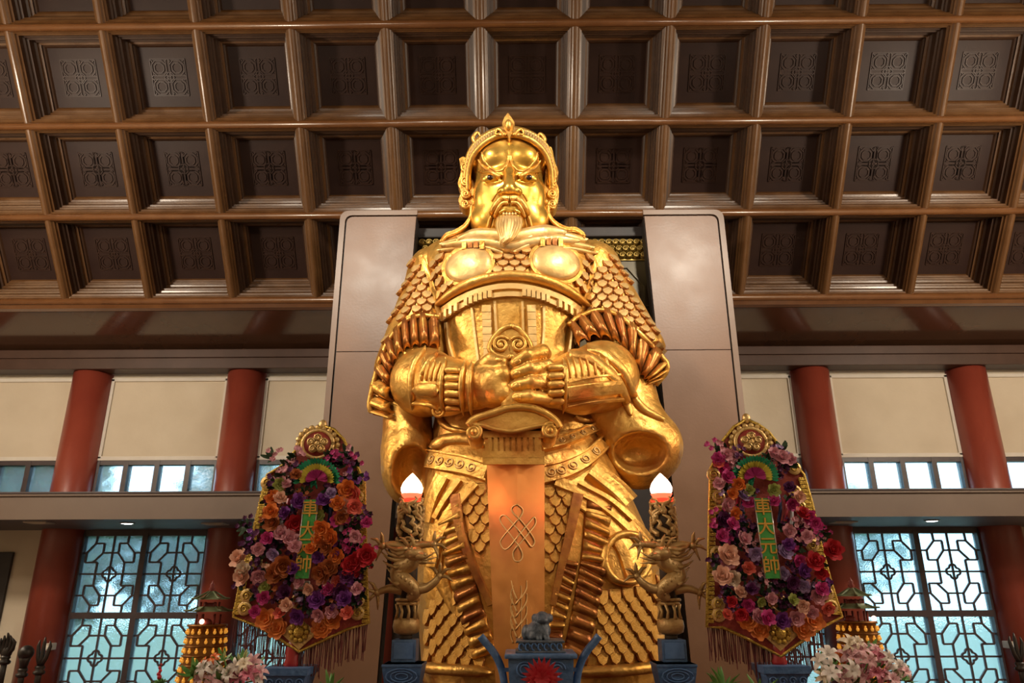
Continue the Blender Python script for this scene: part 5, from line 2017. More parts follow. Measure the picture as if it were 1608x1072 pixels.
def flower_board(outl, tip_top, med, fan, plq, chars_y, flowers, sprigs, rounds, dia, wheel, pot, corners, label, seed):
    rg = random.Random(seed)
    d = 6.0
    cx = W(pot[0], 1000, d).x
    t = thing('flower_board', (cx, d, W(pot[0], pot[1] - 22, d).z), label, 'flower board', 'flower boards flanking the statue')
    P = lambda x, y, dd=0.: W(x, y, d + dd)
    mb = MB()
    pts = [P(x, y) for x, y in outl]
    mb.prism(pts, (0, .05, 0))
    bd_ = obj('backing', mb, m_rcloth, t)
    mb = MB()
    mb.tube([P(x, y, -.012) for x, y in outl + [outl[0]]], .013, 6)
    obj('gold_border', mb, m_gtrim, t)
    # inner sparkling side bands
    for (a, b) in corners:
        mb = MB()
        A, B = P(*a, -.012), P(*b, -.012)
        n = 34
        for k in range(n):
            q = A.lerp(B, k / (n - 1))
            mb.box((q.x - .028, q.y - .012, q.z - .014), (q.x + .028, q.y + .004, q.z + .014), .004)
        o = obj('sequin_band', mb, m_gtrim, t)
        o['kind'] = 'stuff'
    # finial and arched medallion
    mb = MB(); mb.ball(P(*tip_top, -.0), (.035, .03, .045), 10, 8); mb.tube([P(tip_top[0] + math.cos(a) * 8, tip_top[1] + 6 + math.sin(a) * 5, 0) for a in [q * .63 for q in range(11)]], .010, 6)
    obj('finial', mb, m_gpale, t)
    c0 = P(*med, -.03)
    mb = MB()
    mb.tube([c0 + Vector((math.cos(a) * .125, 0, math.sin(a) * .115)) for a in [q * 2 * math.pi / 24 for q in range(25)]], .018, 7)
    obj('medallion_ring', mb, m_gpale, t)
    mb = MB(); mb.lathe((0, 0, 0), [(.12, -.01), (.12, .01)], 24); obj('medallion_field', mb, m_rcloth, t, Matrix.Translation(c0) @ Matrix.Rotation(math.pi / 2, 4, 'X') @ Matrix.Diagonal((1, .93, 1, 1)))
    mb = MB()
    for k in range(5):
        a = 2 * math.pi * k / 5 + .3
        mb.ball(c0 + Vector((math.cos(a) * .055, -.015, math.sin(a) * .05)), (.038, .02, .034), 10, 6)
        mb.tube([c0 + Vector((math.cos(a) * .055 + math.cos(b * .6) * .03 * (1 - b / 20), -.035, math.sin(a) * .05 + math.sin(b * .6) * .03 * (1 - b / 20))) for b in range(14)], .006, 5)
    mb.ball(c0 + Vector((0, -.02, 0)), (.03, .02, .03), 10, 6)
    obj('medallion_relief', mb, m_gpale, t)
    for k in range(13):
        a = math.radians(200 - k * 18.5)
        q = P(med[0] + math.cos(a) * 31, med[1] - math.sin(a) * 26, -.01)
        mb = MB(); mb.ball(q, (.026, .014, .026), 8, 6); obj('foil_scroll', mb, m_gpale, t)
    # tinsel fan in three tiers
    for k, (R0, R1, n) in enumerate(((22, 38, 24), (13, 28, 22), (2, 18, 18))):
        mb = MB()
        for j in range(n):
            a = math.radians(190 - j * 200 / (n - 1))
            A = P(fan[0] + math.cos(a) * R0, fan[1] - math.sin(a) * R0 * .9, -.16 - .02 * k)
            B = P(fan[0] + math.cos(a) * R1, fan[1] - math.sin(a) * R1 * .9, -.18 - .02 * k + rg.uniform(-.02, .02))
            s = (B - A).cross(Vector((0, 1, 0))).normalized() * .013
            mb.prism([A - s * .4, A.lerp(B, .75) - s, B, A.lerp(B, .75) + s, A + s * .4], (0, .006, 0))
        o = obj('tinsel_fan', mb, TINS[k], t)
    mb = MB()
    for j in range(9):
        q = P(fan[0] - 5 + rg.uniform(-6, 6), fan[1] + 8 + rg.uniform(-4, 10), -.12)
        mb.tube([P(fan[0] - 3, fan[1] + 2, -.1), q], [.012, .006], 5)
    obj('tinsel_tail', mb, TINS[0], t)
    # green plaque with its four characters
    (ax, ay), (bx, by), hw = plq
    A, B = P(ax, ay, -.19), P(bx, by, -.19)
    w_ = hw * PX(A)
    mb = MB(); mb.prism([A - Vector((w_, 0, 0)), B - Vector((w_, 0, 0)), B + Vector((w_, 0, 0)), A + Vector((w_, 0, 0))], (0, .015, 0))
    pq = obj('plaque', mb, m_green, t)
    mb = MB()
    for sx in (-1, 1):
        mb.tube([A + Vector((sx * w_, -.002, 0)), B + Vector((sx * w_, -.002, 0))], .005, 5)
    obj('plaque_edge', mb, m_silver, pq)
    for ch, y in zip(CHARS, chars_y):
        u = (y - ay) / (by - ay)
        q = P(ax + (bx - ax) * u, y, -.194)
        cu = bpy.data.curves.new('character', 'FONT')
        cu.body = ch
        cu.size = .135
        cu.align_x = 'CENTER'; cu.align_y = 'CENTER'
        cu.extrude = .004
        cu.offset = .001
        tmp = bpy.data.objects.new('character_curve', cu)
        C.objects.link(tmp)
        bpy.context.view_layer.update()
        me = bpy.data.meshes.new_from_object(tmp.evaluated_get(bpy.context.evaluated_depsgraph_get()))
        bpy.data.objects.remove(tmp)
        me.materials.clear()
        obj('character', me, m_gtext, pq, Matrix.Translation(q) @ Matrix.Rotation(math.pi / 2, 4, 'X'))
    # stamped round foil medallions along both sides
    for x, y in rounds:
        c1 = P(x, y, -.012)
        mb = MB()
        mb.lathe((0, 0, 0), [(.052, 0), (.056, .006), (.05, .012), (.03, .013)], 16)
        o = obj('foil_round', mb, m_gpale, t, Matrix.Translation(c1) @ Matrix.Rotation(math.pi / 2, 4, 'X'))
        mb = MB(); mb.tube([c1 + Vector((math.cos(a * .6) * .036 * (1 - a / 20), -.018, math.sin(a * .6) * .036 * (1 - a / 20))) for a in range(16)], .006, 5)
        obj('foil_curl', mb, m_gtrim, o)
    # wheel and bottom diamond
    c1 = P(*wheel, -.05)
    mb = MB(); mb.tube([c1 + Vector((math.cos(a) * .058, 0, math.sin(a) * .058)) for a in [q * 2 * math.pi / 20 for q in range(21)]], .012, 6)
    for k in range(4):
        a = math.pi * k / 4
        mb.tube([c1 - Vector((math.cos(a), 0, math.sin(a))) * .055, c1 + Vector((math.cos(a), 0, math.sin(a))) * .055], .007, 5)
    obj('foil_wheel', mb, m_gpale, t)
    mb = MB(); mb.box((c1.x - .06, c1.y + .01, c1.z + .085), (c1.x + .06, c1.y + .03, c1.z + .15), .006); obj('foil_label', mb, mat('cream card', (.60, .50, .40), .6), t)
    dx, dy = dia
    mb = MB(); mb.prism([P(dx, dy - 26, -.03), P(dx - 29, dy - 3, -.03), P(dx, dy + 24, -.03), P(dx + 29, dy - 3, -.03)], (0, .02, 0)); do = obj('diamond', mb, m_gpale, t)
    mb = MB(); c1 = P(dx, dy - 4, -.045)
    for k in range(10):
        a = 2 * math.pi * k / 10
        mb.ball(c1 + Vector((math.cos(a) * .06, 0, math.sin(a) * .06)), (.022, .014, .022), 8, 5)
    mb.ball(c1, (.045, .02, .045), 10, 6)
    obj('diamond_relief', mb, m_gtrim, do)
    # orange bells and foil petals along the point
    for k, (ox, oy) in enumerate(((-52, -24), (52, -24), (-34, -10), (36, -10))):
        q = P(dx + ox, dy + oy, -.04)
        place('foil_bell', fmesh('rose', 'orange', k), q, (0, -1, .2), .085, t, rg, .6)
    # fringe
    low = [p for p in outl if p[1] > max(q[1] for q in outl) - 62]
    low.sort()
    mb = MB()
    for (xa, ya), (xb, yb) in zip(low, low[1:]):
        n = max(2, int(abs(xb - xa) / 1.9))
        for k in range(n):
            u = (k + rg.random()) / n
            q = P(xa + (xb - xa) * u, ya + (yb - ya) * u, .02 + rg.uniform(-.012, .012))
            L = rg.uniform(.17, .26)
            mb.bar(q, q + Vector((rg.uniform(-.02, .02), 0, -L)), .006, .006, (0, 1, 0))
    o = obj('fringe', mb, m_fr, t)
    o['kind'] = 'stuff'
    # flowers
    m_n = lambda: (rg.uniform(-.45, .45), -1, rg.uniform(-.35, .55))
    for k, (x, y, col, r) in enumerate(flowers):
        place('flower', fmesh('rose', col, k), P(x, y, -.15 - rg.uniform(0, .06)), m_n(), r * 1.22 * PX(P(x, y)), t, rg, 1.1)
    for k, (x, y, col, r) in enumerate(sprigs):
        if col == 'lav' and k % 3:
            col = 'plum'
        pz = P(x, y, -.07 - rg.uniform(0, .07))
        place('blossom_sprig', fmesh('sprig', col, k), pz, m_n(), r * 1.25 * PX(pz), t, rg)
        if True:
            place('leaf_spray', ME['leaf', k % 3], P(x + rg.uniform(-6, 6), y + rg.uniform(-4, 8), -.09), m_n(), r * 1.5 * PX(pz), t, rg)
    # ribbons
    for k, col in enumerate(((.02, .03, .12), (.45, .02, .05), (.55, .55, .6))):
        for s in (-1, 1):
            x, y = ax + s * (26 + 9 * k), ay - 8 + 6 * k
            mb = MB(); L = smooth_line([tuple(P(x, y, -.10)), tuple(P(x + s * 4, y + 22, -.13)), tuple(P(x + s * 1, y + 46 + 6 * k, -.11))], 4)
            v, f = [], []
            for i, q in enumerate(L):
                v += [Vector(q) - Vector((.014, 0, 0)), Vector(q) + Vector((.014, .006, 0)), Vector(q) + Vector((.014, .012, 0)), Vector(q) + Vector((-.014, .006, 0))]
            for i in range(len(L) - 1):
                for q in range(4):
                    a, b = i * 4 + q, i * 4 + (q + 1) % 4
                    f.append((a, b, b + 4, a + 4))
            mb.add(v, f, True)
            obj('ribbon', mb, mat('ribbon %d' % k, col, .4), t)
    # red stem down into the pot
    q0, q1 = P(pot[0] + 14 * pot[2], pot[1] - 26, .03), P(pot[0] + 14 * pot[2], pot[1] + 4, .03)
    mb = MB(); mb.lathe((q0.x, q0.y, q1.z), [(.05, 0), (.06, .04), (.05, .07), (.055, q0.z - q1.z), (.03, q0.z - q1.z + .1)], 14)
    obj('red_socket', mb, mat('red wrapped stem', (.30, .012, .012), .4), t)
    # blue pot
    zr = P(pot[0], pot[1]).z
    pcx = P(pot[0] + 10 * pot[2], pot[1]).x
    tp = thing('blue_pot', (pcx, d, TZ), pot[3], 'pot', 'blue pots under the flower boards')
    mb = MB()
    v, f = [], []
    for z, w_ in ((TZ, .12), (zr - .05, .155), (zr - .05, .17), (zr, .172)):
        v += [(pcx - w_, d + .02 - w_, z), (pcx + w_, d + .02 - w_, z), (pcx + w_, d + .02 + w_, z), (pcx - w_, d + .02 + w_, z)]
    for i in range(3):
        for k in range(4):
            a, b = i * 4 + k, i * 4 + (k + 1) % 4
            f.append((a, b, b + 4, a + 4))
    f += [(3, 2, 1, 0), (12, 13, 14, 15)]
    mb.add(v, f)
    obj('body', mb, m_blue, tp)
    mb = MB()
    for k in range(4):
        mb.tube([(pcx - .11 + k * .073 + math.cos(a * .5) * .03 * (1 - a / 20), d + .02 - .155, zr - .10 + math.sin(a * .5) * .03 * (1 - a / 20)) for a in range(16)], .005, 5)
    obj('wave_relief', mb, m_bluel, tp)


def scatter(poly, n, cols, r0, r1, seed, avoid=()):
    rg = random.Random(seed)
    xs, ys = [p[0] for p in poly], [p[1] for p in poly]
    out = []
    tries = 0
    while len(out) < n and tries < 9000:
        tries += 1
        x, y = rg.uniform(min(xs), max(xs)), rg.uniform(min(ys), max(ys))
        if inside(x, y, poly) and all(abs(x - a[0]) > a[2] or abs(y - a[1]) > a[3] for a in avoid) and all((x - q[0]) ** 2 + (y - q[1]) ** 2 > (r0 * .8) ** 2 for q in out):
            out.append((x, y, rg.choice(cols), rg.uniform(r0, r1)))
    return out


# left board
OL = [(507, 668), (525, 674), (540, 690), (550, 712), (558, 726), (572, 756), (572, 800), (574, 880), (579, 978), (545, 988), (470, 1023), (410, 985), (367, 968), (380, 900), (400, 830), (420, 745), (448, 728), (462, 710), (478, 686)]
fl = [(496, 706, 'peach', 1)][:0]
fl += [(470, 787, 'purple', 11), (509, 785, 'purple', 11), (448, 805, 'purple', 9), (463, 822, 'red', 12), (430, 782, 'orange', 11), (426, 803, 'orange', 11), (428, 822, 'rust', 12), (545, 768, 'orange', 13), (556, 775, 'coral', 12), (540, 795, 'peach', 11), (556, 795, 'coral', 11),
       (442, 838, 'pink', 11), (456, 845, 'pink', 11), (463, 858, 'pink', 9), (505, 830, 'orange', 12), (520, 845, 'orange', 12), (500, 848, 'orange', 11), (488, 862, 'orange', 9), (512, 858, 'rust', 10), (575, 872, 'red', 14), (551, 888, 'red', 13), (560, 880, 'red', 12), (444, 888, 'rust', 15), (432, 902, 'rust', 13),
       (506, 900, 'rust', 14), (517, 890, 'rust', 12), (416, 922, 'lime', 9), (376, 877, 'peach', 13), (381, 905, 'peach', 12), (382, 893, 'cream', 10), (497, 942, 'purple', 12), (467, 968, 'purple', 11), (448, 930, 'plum', 11), (541, 940, 'purple', 11), (535, 928, 'plum', 11), (414, 938, 'magenta', 9), (520, 960, 'pink', 9),
       (450, 760, 'pink', 7), (520, 775, 'lav', 8), (530, 818, 'magenta', 10), (470, 880, 'plum', 10), (500, 875, 'purple', 9), (460, 893, 'purple', 9), (560, 925, 'pink', 9), (500, 810, 'lime', 9), (465, 745, 'rust', 8), (440, 760, 'lime', 9), (536, 812, 'rust', 10), (575, 820, 'magenta', 8), (400, 960, 'magenta', 8), (440, 962, 'coral', 9), (545, 962, 'coral', 9), (545, 905, 'plum', 10), (440, 782, 'peach', 9), (530, 790, 'orange', 10), (420, 845, 'magenta', 9), (405, 862, 'pink', 9), (528, 872, 'orange', 11), (530, 912, 'coral', 9), (430, 870, 'lav', 9), (405, 905, 'pink', 10), (470, 912, 'pink', 9), (485, 925, 'peach', 8), (515, 925, 'magenta', 9), (558, 842, 'pink', 9), (450, 950, 'peach', 9), (500, 965, 'pink', 9)]
sp = scatter([(425, 715), (480, 715), (478, 755), (430, 760)], 9, ['plum', 'plum', 'lav', 'pink'], 10, 14, 1) + scatter([(520, 708), (572, 720), (577, 752), (530, 758)], 9, ['plum', 'magenta', 'purple', 'pink'], 10, 14, 2)
sp += scatter([(384, 812), (430, 812), (425, 868), (380, 880)], 10, ['plum', 'plum', 'purple', 'lav'], 10, 14, 3) + scatter([(545, 810), (583, 805), (585, 865), (530, 868)], 10, ['plum', 'purple', 'magenta', 'lav'], 10, 14, 4)
sp += scatter([(375, 900), (420, 895), (425, 930), (375, 935)], 6, ['plum', 'peach', 'lav'], 9, 13, 5) + scatter([(430, 830), (560, 830), (560, 960), (410, 960)], 26, ['plum', 'purple', 'rust', 'lav', 'pink', 'plum'], 9, 13, 6, [(478, 850, 14, 70)])
sp += scatter([(550, 890), (588, 880), (585, 930), (555, 930)], 5, ['plum', 'plum', 'red'], 9, 12, 7) + scatter([(450, 760), (530, 765), (540, 820), (440, 820)], 10, ['plum', 'lav', 'pink', 'rust'], 8, 11, 8, [(488, 800, 14, 60)])
sp += scatter([(425, 770), (565, 770), (575, 960), (385, 950)], 20, ['plum', 'plum', 'purple', 'rust', 'lav', 'orange'], 9, 12, 9, [(482, 848, 14, 72)])
flower_board(OL, (507, 667), (499, 697), (497, 752), ((489, 784), (474, 908), 11), (800, 833, 859, 887), fl, sp,
             [(433, 778), (425, 800), (388, 935), (384, 955), (420, 758), (562, 780), (560, 800), (563, 942), (562, 962), (402, 880), (560, 820)], (469, 996), (471, 944), (446, 1046, 1, 'blue stone pot under the left flower board'),
             [((420, 755), (371, 962)), ((569, 760), (574, 975))], 'red and gold flower board with orange roses at upper edge, left of statue', 11)

# right board
OR = [(1172, 658), (1190, 666), (1207, 678), (1220, 695), (1228, 712), (1250, 730), (1262, 745), (1275, 790), (1290, 860), (1305, 915), (1322, 968), (1290, 985), (1226, 1030), (1168, 1000), (1135, 985), (1110, 984), (1112, 900), (1114, 800), (1116, 735), (1128, 712), (1136, 690), (1152, 670)]
OR = OR[::1]
fr_ = [(1128, 720, 'magenta', 9), (1140, 714, 'pink', 9), (1150, 716, 'pink', 9), (1135, 735, 'magenta', 10), (1142, 748, 'magenta', 10), (1128, 728, 'coral', 8), (1228, 718, 'pink', 10), (1240, 722, 'pink', 9), (1215, 712, 'pink', 9), (1215, 769, 'lime', 9), (1176, 790, 'magenta', 9), (1215, 787, 'magenta', 9), (1168, 778, 'lav', 9), (1176, 770, 'lime', 8),
        (1143, 872, 'peach', 15), (1135, 905, 'peach', 13), (1152, 908, 'cream', 11), (1141, 882, 'pink', 11), (1307, 863, 'red', 14), (1280, 882, 'red', 13), (1290, 900, 'red', 9), (1270, 812, 'magenta', 10), (1282, 822, 'magenta', 9), (1260, 806, 'red', 10), (1135, 815, 'plum', 11), (1150, 822, 'magenta', 9),
        (1187, 869, 'lav', 10), (1232, 868, 'lav', 11), (1238, 855, 'purple', 9), (1205, 970, 'magenta', 11), (1228, 974, 'purple', 11), (1250, 970, 'pink', 11), (1190, 968, 'pink', 11), (1285, 935, 'pink', 11), (1290, 925, 'magenta', 10), (1165, 965, 'red', 9), (1275, 962, 'pink', 9), (1160, 760, 'orange', 9), (1150, 775, 'orange', 8),
        (1180, 925, 'plum', 9), (1245, 915, 'plum', 10), (1262, 920, 'lav', 9), (1245, 942, 'lime', 8), (1195, 945, 'lime', 7), (1254, 880, 'magenta', 9), (1240, 765, 'plum', 8), (1150, 945, 'red', 8), (1300, 955, 'coral', 9), (1142, 965, 'coral', 8)]
fr_ += [(1142, 792, 'pink', 10), (1154, 806, 'orange', 9), (1244, 792, 'magenta', 9), (1254, 780, 'peach', 9), (1168, 846, 'pink', 10), (1176, 892, 'coral', 9), (1238, 834, 'pink', 10), (1230, 900, 'lav', 9), (1162, 930, 'peach', 9), (1134, 842, 'magenta', 9), (1268, 842, 'pink', 9), (1262, 896, 'purple', 10), (1130, 760, 'pink', 9), (1212, 940, 'pink', 8), (1176, 950, 'magenta', 9), (1262, 952, 'peach', 9)]
sq = scatter([(1120, 700), (1165, 705), (1160, 760), (1122, 760)], 7, ['pink', 'magenta', 'pink', 'lav'], 9, 13, 11) + scatter([(1205, 705), (1250, 712), (1245, 745), (1210, 745)], 7, ['pink', 'lav', 'plum'], 9, 12, 12)
sq += scatter([(1116, 805), (1165, 805), (1165, 850), (1116, 850)], 9, ['plum', 'purple', 'plum', 'magenta'], 9, 13, 13) + scatter([(1165, 825), (1190, 820), (1190, 870), (1165, 870)], 4, ['pink', 'plum'], 9, 12, 14)
sq += scatter([(1215, 815), (1290, 810), (1296, 850), (1225, 860)], 12, ['plum', 'magenta', 'pink', 'lav'], 9, 13, 15) + scatter([(1160, 880), (1200, 880), (1200, 960), (1150, 950)], 10, ['plum', 'pink', 'plum', 'lav'], 9, 13, 16)
sq += scatter([(1228, 885), (1285, 890), (1290, 950), (1230, 950)], 12, ['plum', 'pink', 'lav', 'plum'], 9, 13, 17) + scatter([(1130, 905), (1165, 910), (1160, 950), (1130, 945)], 5, ['peach', 'plum', 'cream'], 9, 12, 18)
sq += [(x, y, c, r) for x, y, c, r in scatter([(1122, 770), (1268, 770), (1300, 950), (1120, 950)], 26, ['plum', 'plum', 'purple', 'rust', 'lav', 'magenta'], 9, 12, 19, [(1204, 845, 15, 75)])]
flower_board(OR, (1172, 657), (1179, 694), (1186, 748), ((1196, 782), (1214, 908), 12), (797, 828, 858, 889), fr_, sq,
             [(1128, 780), (1129, 803), (1125, 868), (1127, 948), (1128, 965), (1247, 735), (1248, 772), (1255, 795), (1298, 932), (1305, 952), (1275, 856), (1120, 745)], (1226, 998), (1222, 946), (1235, 1043, -1, 'blue stone pot under the right flower board'),
             [((1120, 745), (1115, 975)), ((1259, 752), (1312, 962))], 'red and gold flower board with pink roses at upper corners, right of statue', 12)
# ================================================================== prayer light towers
m_troof = mat('green tower roof tile', (.13, .17, .085), .5, 0, (.19, .23, .12), 12)
m_tred = mat('red tower wood', (.20, .03, .025), .45)
m_tgold = mat('amber gilt tower', (.20, .075, .012), .35, .6, (.28, .12, .02), 20)
m_niche = mat('lit amber niche', (.7, .32, .06), .3, .5, emit=(1, .42, .05), estr=.45)
m_tlamp = mat('small tower lamp', (1, .6, .5), .3, emit=(1, .55, .35), estr=6)
me_n = MB(); me_n.ball((0, 0, 0), (.013, .013, .015), 8, 6); me_n.ball((0, 0, .018), (.008, .008, .009), 6, 4)
me_n = me_n.mesh(); me_n.materials.append(m_niche)


def tower(px, label, lampx, seed):
    d = 6.2
    top = 983 if px < 800 else 978
    X0 = W(px, 990, d).x
    zof = lambda y: W(px, y, d).z
    t = thing('prayer_tower', (X0, d, TZ), label, 'prayer tower', 'prayer light towers on the altar')
    zt = zof(top)
    zb = TZ
    r0, r1 = .138, .185
    mb = MB(); mb.lathe((X0, d, zb), [(r1 + .02, 0), (r1 + .02, .03)] + [(r1 + (r0 - r1) * ((z - zb) / (zt - zb)) ** .8, z - zb) for z in np.linspace(zb + .03, zt, 8)] + [(r0 + .012, zt - zb), (r0 + .012, zt - zb + .015)], 28)
    bo = obj('tower_body', mb, m_tgold, t)
    nrow = int((zt - zb) / .068)
    for i in range(nrow):
        z = zt - .045 - i * .068
        r = r1 + (r0 - r1) * ((z - zb) / (zt - zb)) ** .8
        mb = MB(); mb.lathe((X0, d, z - .034), [(r - .004, 0), (r + .016, .003), (r + .016, .008), (r - .004, .011)], 28); obj('shelf_ring', mb, m_tgold, bo)
        for k in range(16):
            a = 2 * math.pi * k / 16
            mw = Matrix.Translation((X0 + (r + .004) * math.cos(a), d + (r + .004) * math.sin(a), z + .004))
            obj('niche_light', me_n, None, bo, mw)
    # two tier pavilion
    def roof(yb, yt, rb, rt, nm):
        zb_, zt_ = zof(yb), zof(yt)
        mb = MB()
        v, f = [], []
        n = 6
        for u in np.linspace(0, 1, 5):
            r = rb + (rt - rb) * (1 - (1 - u) ** 1.6)
            for k in range(n):
                a = 2 * math.pi * k / n + .35
                lift = .02 * (1 - u) ** 3
                v.append((X0 + r * math.cos(a), d + r * math.sin(a), zb_ + (zt_ - zb_) * u + lift))
        for i in range(4):
            for k in range(n):
                a, b = i * n + k, i * n + (k + 1) % n
                f.append((a, b, b + n, a + n))
        f += [tuple(reversed(range(n))), tuple(range(4 * n, 5 * n))]
        mb.add(v, f)
        ro = obj(nm, mb, m_troof, t)
        for k in range(n):
            a = 2 * math.pi * k / n + .35
            mb = MB(); mb.tube([(X0 + rb * 1.08 * math.cos(a), d + rb * 1.08 * math.sin(a), zb_ + .028), (X0 + rb * .8 * math.cos(a), d + rb * .8 * math.sin(a), zb_ + .03), (X0 + rt * math.cos(a), d + rt * math.sin(a), zt_)], [.006, .009, .006], 5)
            obj('roof_hip', mb, m_troof, ro)
    roof(top - 19, top - 31, .175, .085, 'lower_roof')
    roof(top - 38, top - 55, .135, .022, 'upper_roof')
    for y0, y1, r in ((top, top - 19, .088), (top - 28, top - 38, .070)):
        for k in range(6):
            a = 2 * math.pi * k / 6 + .35
            mb = MB(); mb.tube([(X0 + r * math.cos(a), d + r * math.sin(a), zof(y0)), (X0 + r * math.cos(a), d + r * math.sin(a), zof(y1))], .008, 6); obj('post', mb, m_tred, t)
    mb = MB(); mb.lathe((X0, d, zof(top - 37)), [(.05, -.05), (.05, 0)], 12); obj('core', mb, m_tred, t)
    mb = MB(); mb.lathe((X0, d, zof(top - 53)), [(.022, 0), (.016, .012), (.028, .028), (.016, .045), (.022, .058), (.008, .075), (.002, .095)], 12); obj('finial', mb, m_tred, t)
    q = Vector((X0 + lampx * .006, d - .10, zof(top - 8)))
    mb = MB(); mb.ball(q, .019, 10, 8); obj('small_bulb', mb, m_tlamp, t)
    mb = MB(); mb.ball(Vector((X0 - lampx * .004, d - .04, zof(top - 5))), (.045, .04, .035), 10, 8); obj('red_cushion', mb, m_tred, t)


tower(325, 'amber prayer light tower with green pagoda roof near left window', -1.5, 3)
tower(1347, 'amber prayer light tower with green pagoda roof near right window', 16, 4)

# ================================================================== lily bouquets
m_lil = {'white': mat('white lily petal', (.74, .70, .64), .5, 0, (.80, .72, .68), 12), 'pink': mat('pink lily petal', (.66, .30, .36), .5, 0, (.80, .55, .55), 10), 'deep': mat('deep pink lily petal', (.42, .05, .13), .5, 0, (.66, .25, .30), 9),
         'cream': mat('cream lily petal', (.74, .62, .45), .5, 0, (.80, .70, .56), 10), 'bud': mat('green lily bud', (.32, .38, .12), .5, 0, (.48, .48, .22), 8), 'orangeb': mat('orange bloom', (.75, .16, .03), .5)}
for k, m_ in m_lil.items():
    q = (bud_mesh() if k == 'bud' else lily_mesh(1.0)).mesh()
    q.materials.append(m_)
    ME['lily', k] = q
m_vase = mat('white blue vase', (.5, .52, .56), .25)


def bouquet(cx, cy, d, blooms, leaves, label, seed):
    rg = random.Random(seed)
    c0 = W(cx, cy, d)
    t = thing('lily_bouquet', (c0.x, d, TZ), label, 'bouquet', 'lily bouquets on the altar')
    mb = MB(); mb.lathe((c0.x, d, TZ), [(.06, 0), (.075, .02), (.09, .05), (.06, .10), (.075, .13)], 18); obj('vase', mb, m_vase, t)
    base = Vector((c0.x, d, TZ + .12))
    for x, y, k, r in blooms:
        p = W(x, y, d + rg.uniform(-.08, .05))
        nrm = ((p.x - c0.x) * 1.6 + rg.uniform(-.3, .3), -1, .35 + rg.uniform(-.3, .5))
        if k == 'bud':
            nrm = (nrm[0], -.3, 1)
        s = r * PX(p)
        o = place('lily_bloom' if k != 'bud' else 'lily_bud', ME['lily', k], p, nrm, s, t, rg)
        mb = MB(); mb.tube([base, (base + p) / 2 + Vector((rg.uniform(-.02, .02), .03, .02)), p], [.006, .005, .005], 5); obj('stem', mb, m_lf2, t)
    for x, y, r in leaves:
        p = W(x, y, d + rg.uniform(-.02, .08))
        place('leaf_spray', ME['leaf2', rg.randint(0, 2)], p, ((p.x - c0.x), -.6, .8), r * PX(p), t, rg)


bouquet(362, 1062, 5.3, [(322, 1052, 'white', 17), (345, 1046, 'white', 18), (338, 1062, 'white', 16), (362, 1058, 'white', 16), (375, 1066, 'deep', 19), (392, 1060, 'deep', 17), (356, 1069, 'pink', 16), (318, 1067, 'pink', 15), (398, 1040, 'pink', 15), (384, 1044, 'cream', 13), (408, 1056, 'pink', 14), (372, 1046, 'white', 14),
                         (383, 1034, 'bud', 13), (376, 1038, 'bud', 11), (352, 1034, 'bud', 10), (338, 1034, 'orangeb', 10), (324, 1040, 'orangeb', 9), (404, 1068, 'white', 14), (335, 1072, 'pink', 16)], [(302, 1060, 20), (312, 1056, 18), (376, 1040, 17), (350, 1036, 15), (400, 1048, 15), (345, 1066, 18)],
        'white and pink lily bouquet in front of the left prayer tower', 5)
bouquet(1348, 1062, 5.1, [(1332, 1012, 'cream', 17), (1345, 1010, 'cream', 13), (1300, 1030, 'white', 18), (1290, 1040, 'white', 16), (1318, 1034, 'orangeb', 11), (1328, 1030, 'pink', 17), (1350, 1022, 'pink', 17), (1342, 1034, 'pink', 17), (1372, 1022, 'pink', 13), (1378, 1030, 'deep', 14), (1388, 1038, 'pink', 16), (1392, 1032, 'white', 13), (1410, 1050, 'white', 17), (1402, 1058, 'cream', 15), (1335, 1052, 'white', 17), (1322, 1062, 'pink', 19), (1350, 1062, 'pink', 18), (1372, 1058, 'deep', 17), (1362, 1050, 'deep', 14), (1306, 1058, 'white', 16), (1292, 1062, 'cream', 14), (1384, 1062, 'deep', 15), (1400, 1068, 'pink', 15), (1338, 1072, 'pink', 18), (1420, 1056, 'pink', 12), (1364, 1036, 'pink', 14)],
        [(1305, 1048, 19), (1358, 1040, 20), (1300, 1066, 18), (1368, 1020, 16), (1418, 1068, 20), (1380, 1050, 16), (1330, 1066, 18)], 'pink and cream lily bouquet in front of the right prayer tower', 6)

# ================================================================== ritual staffs at both edges
m_staff = mat('dark bronze', (.030, .026, .024), .4, .5, (.05, .045, .04), 10)


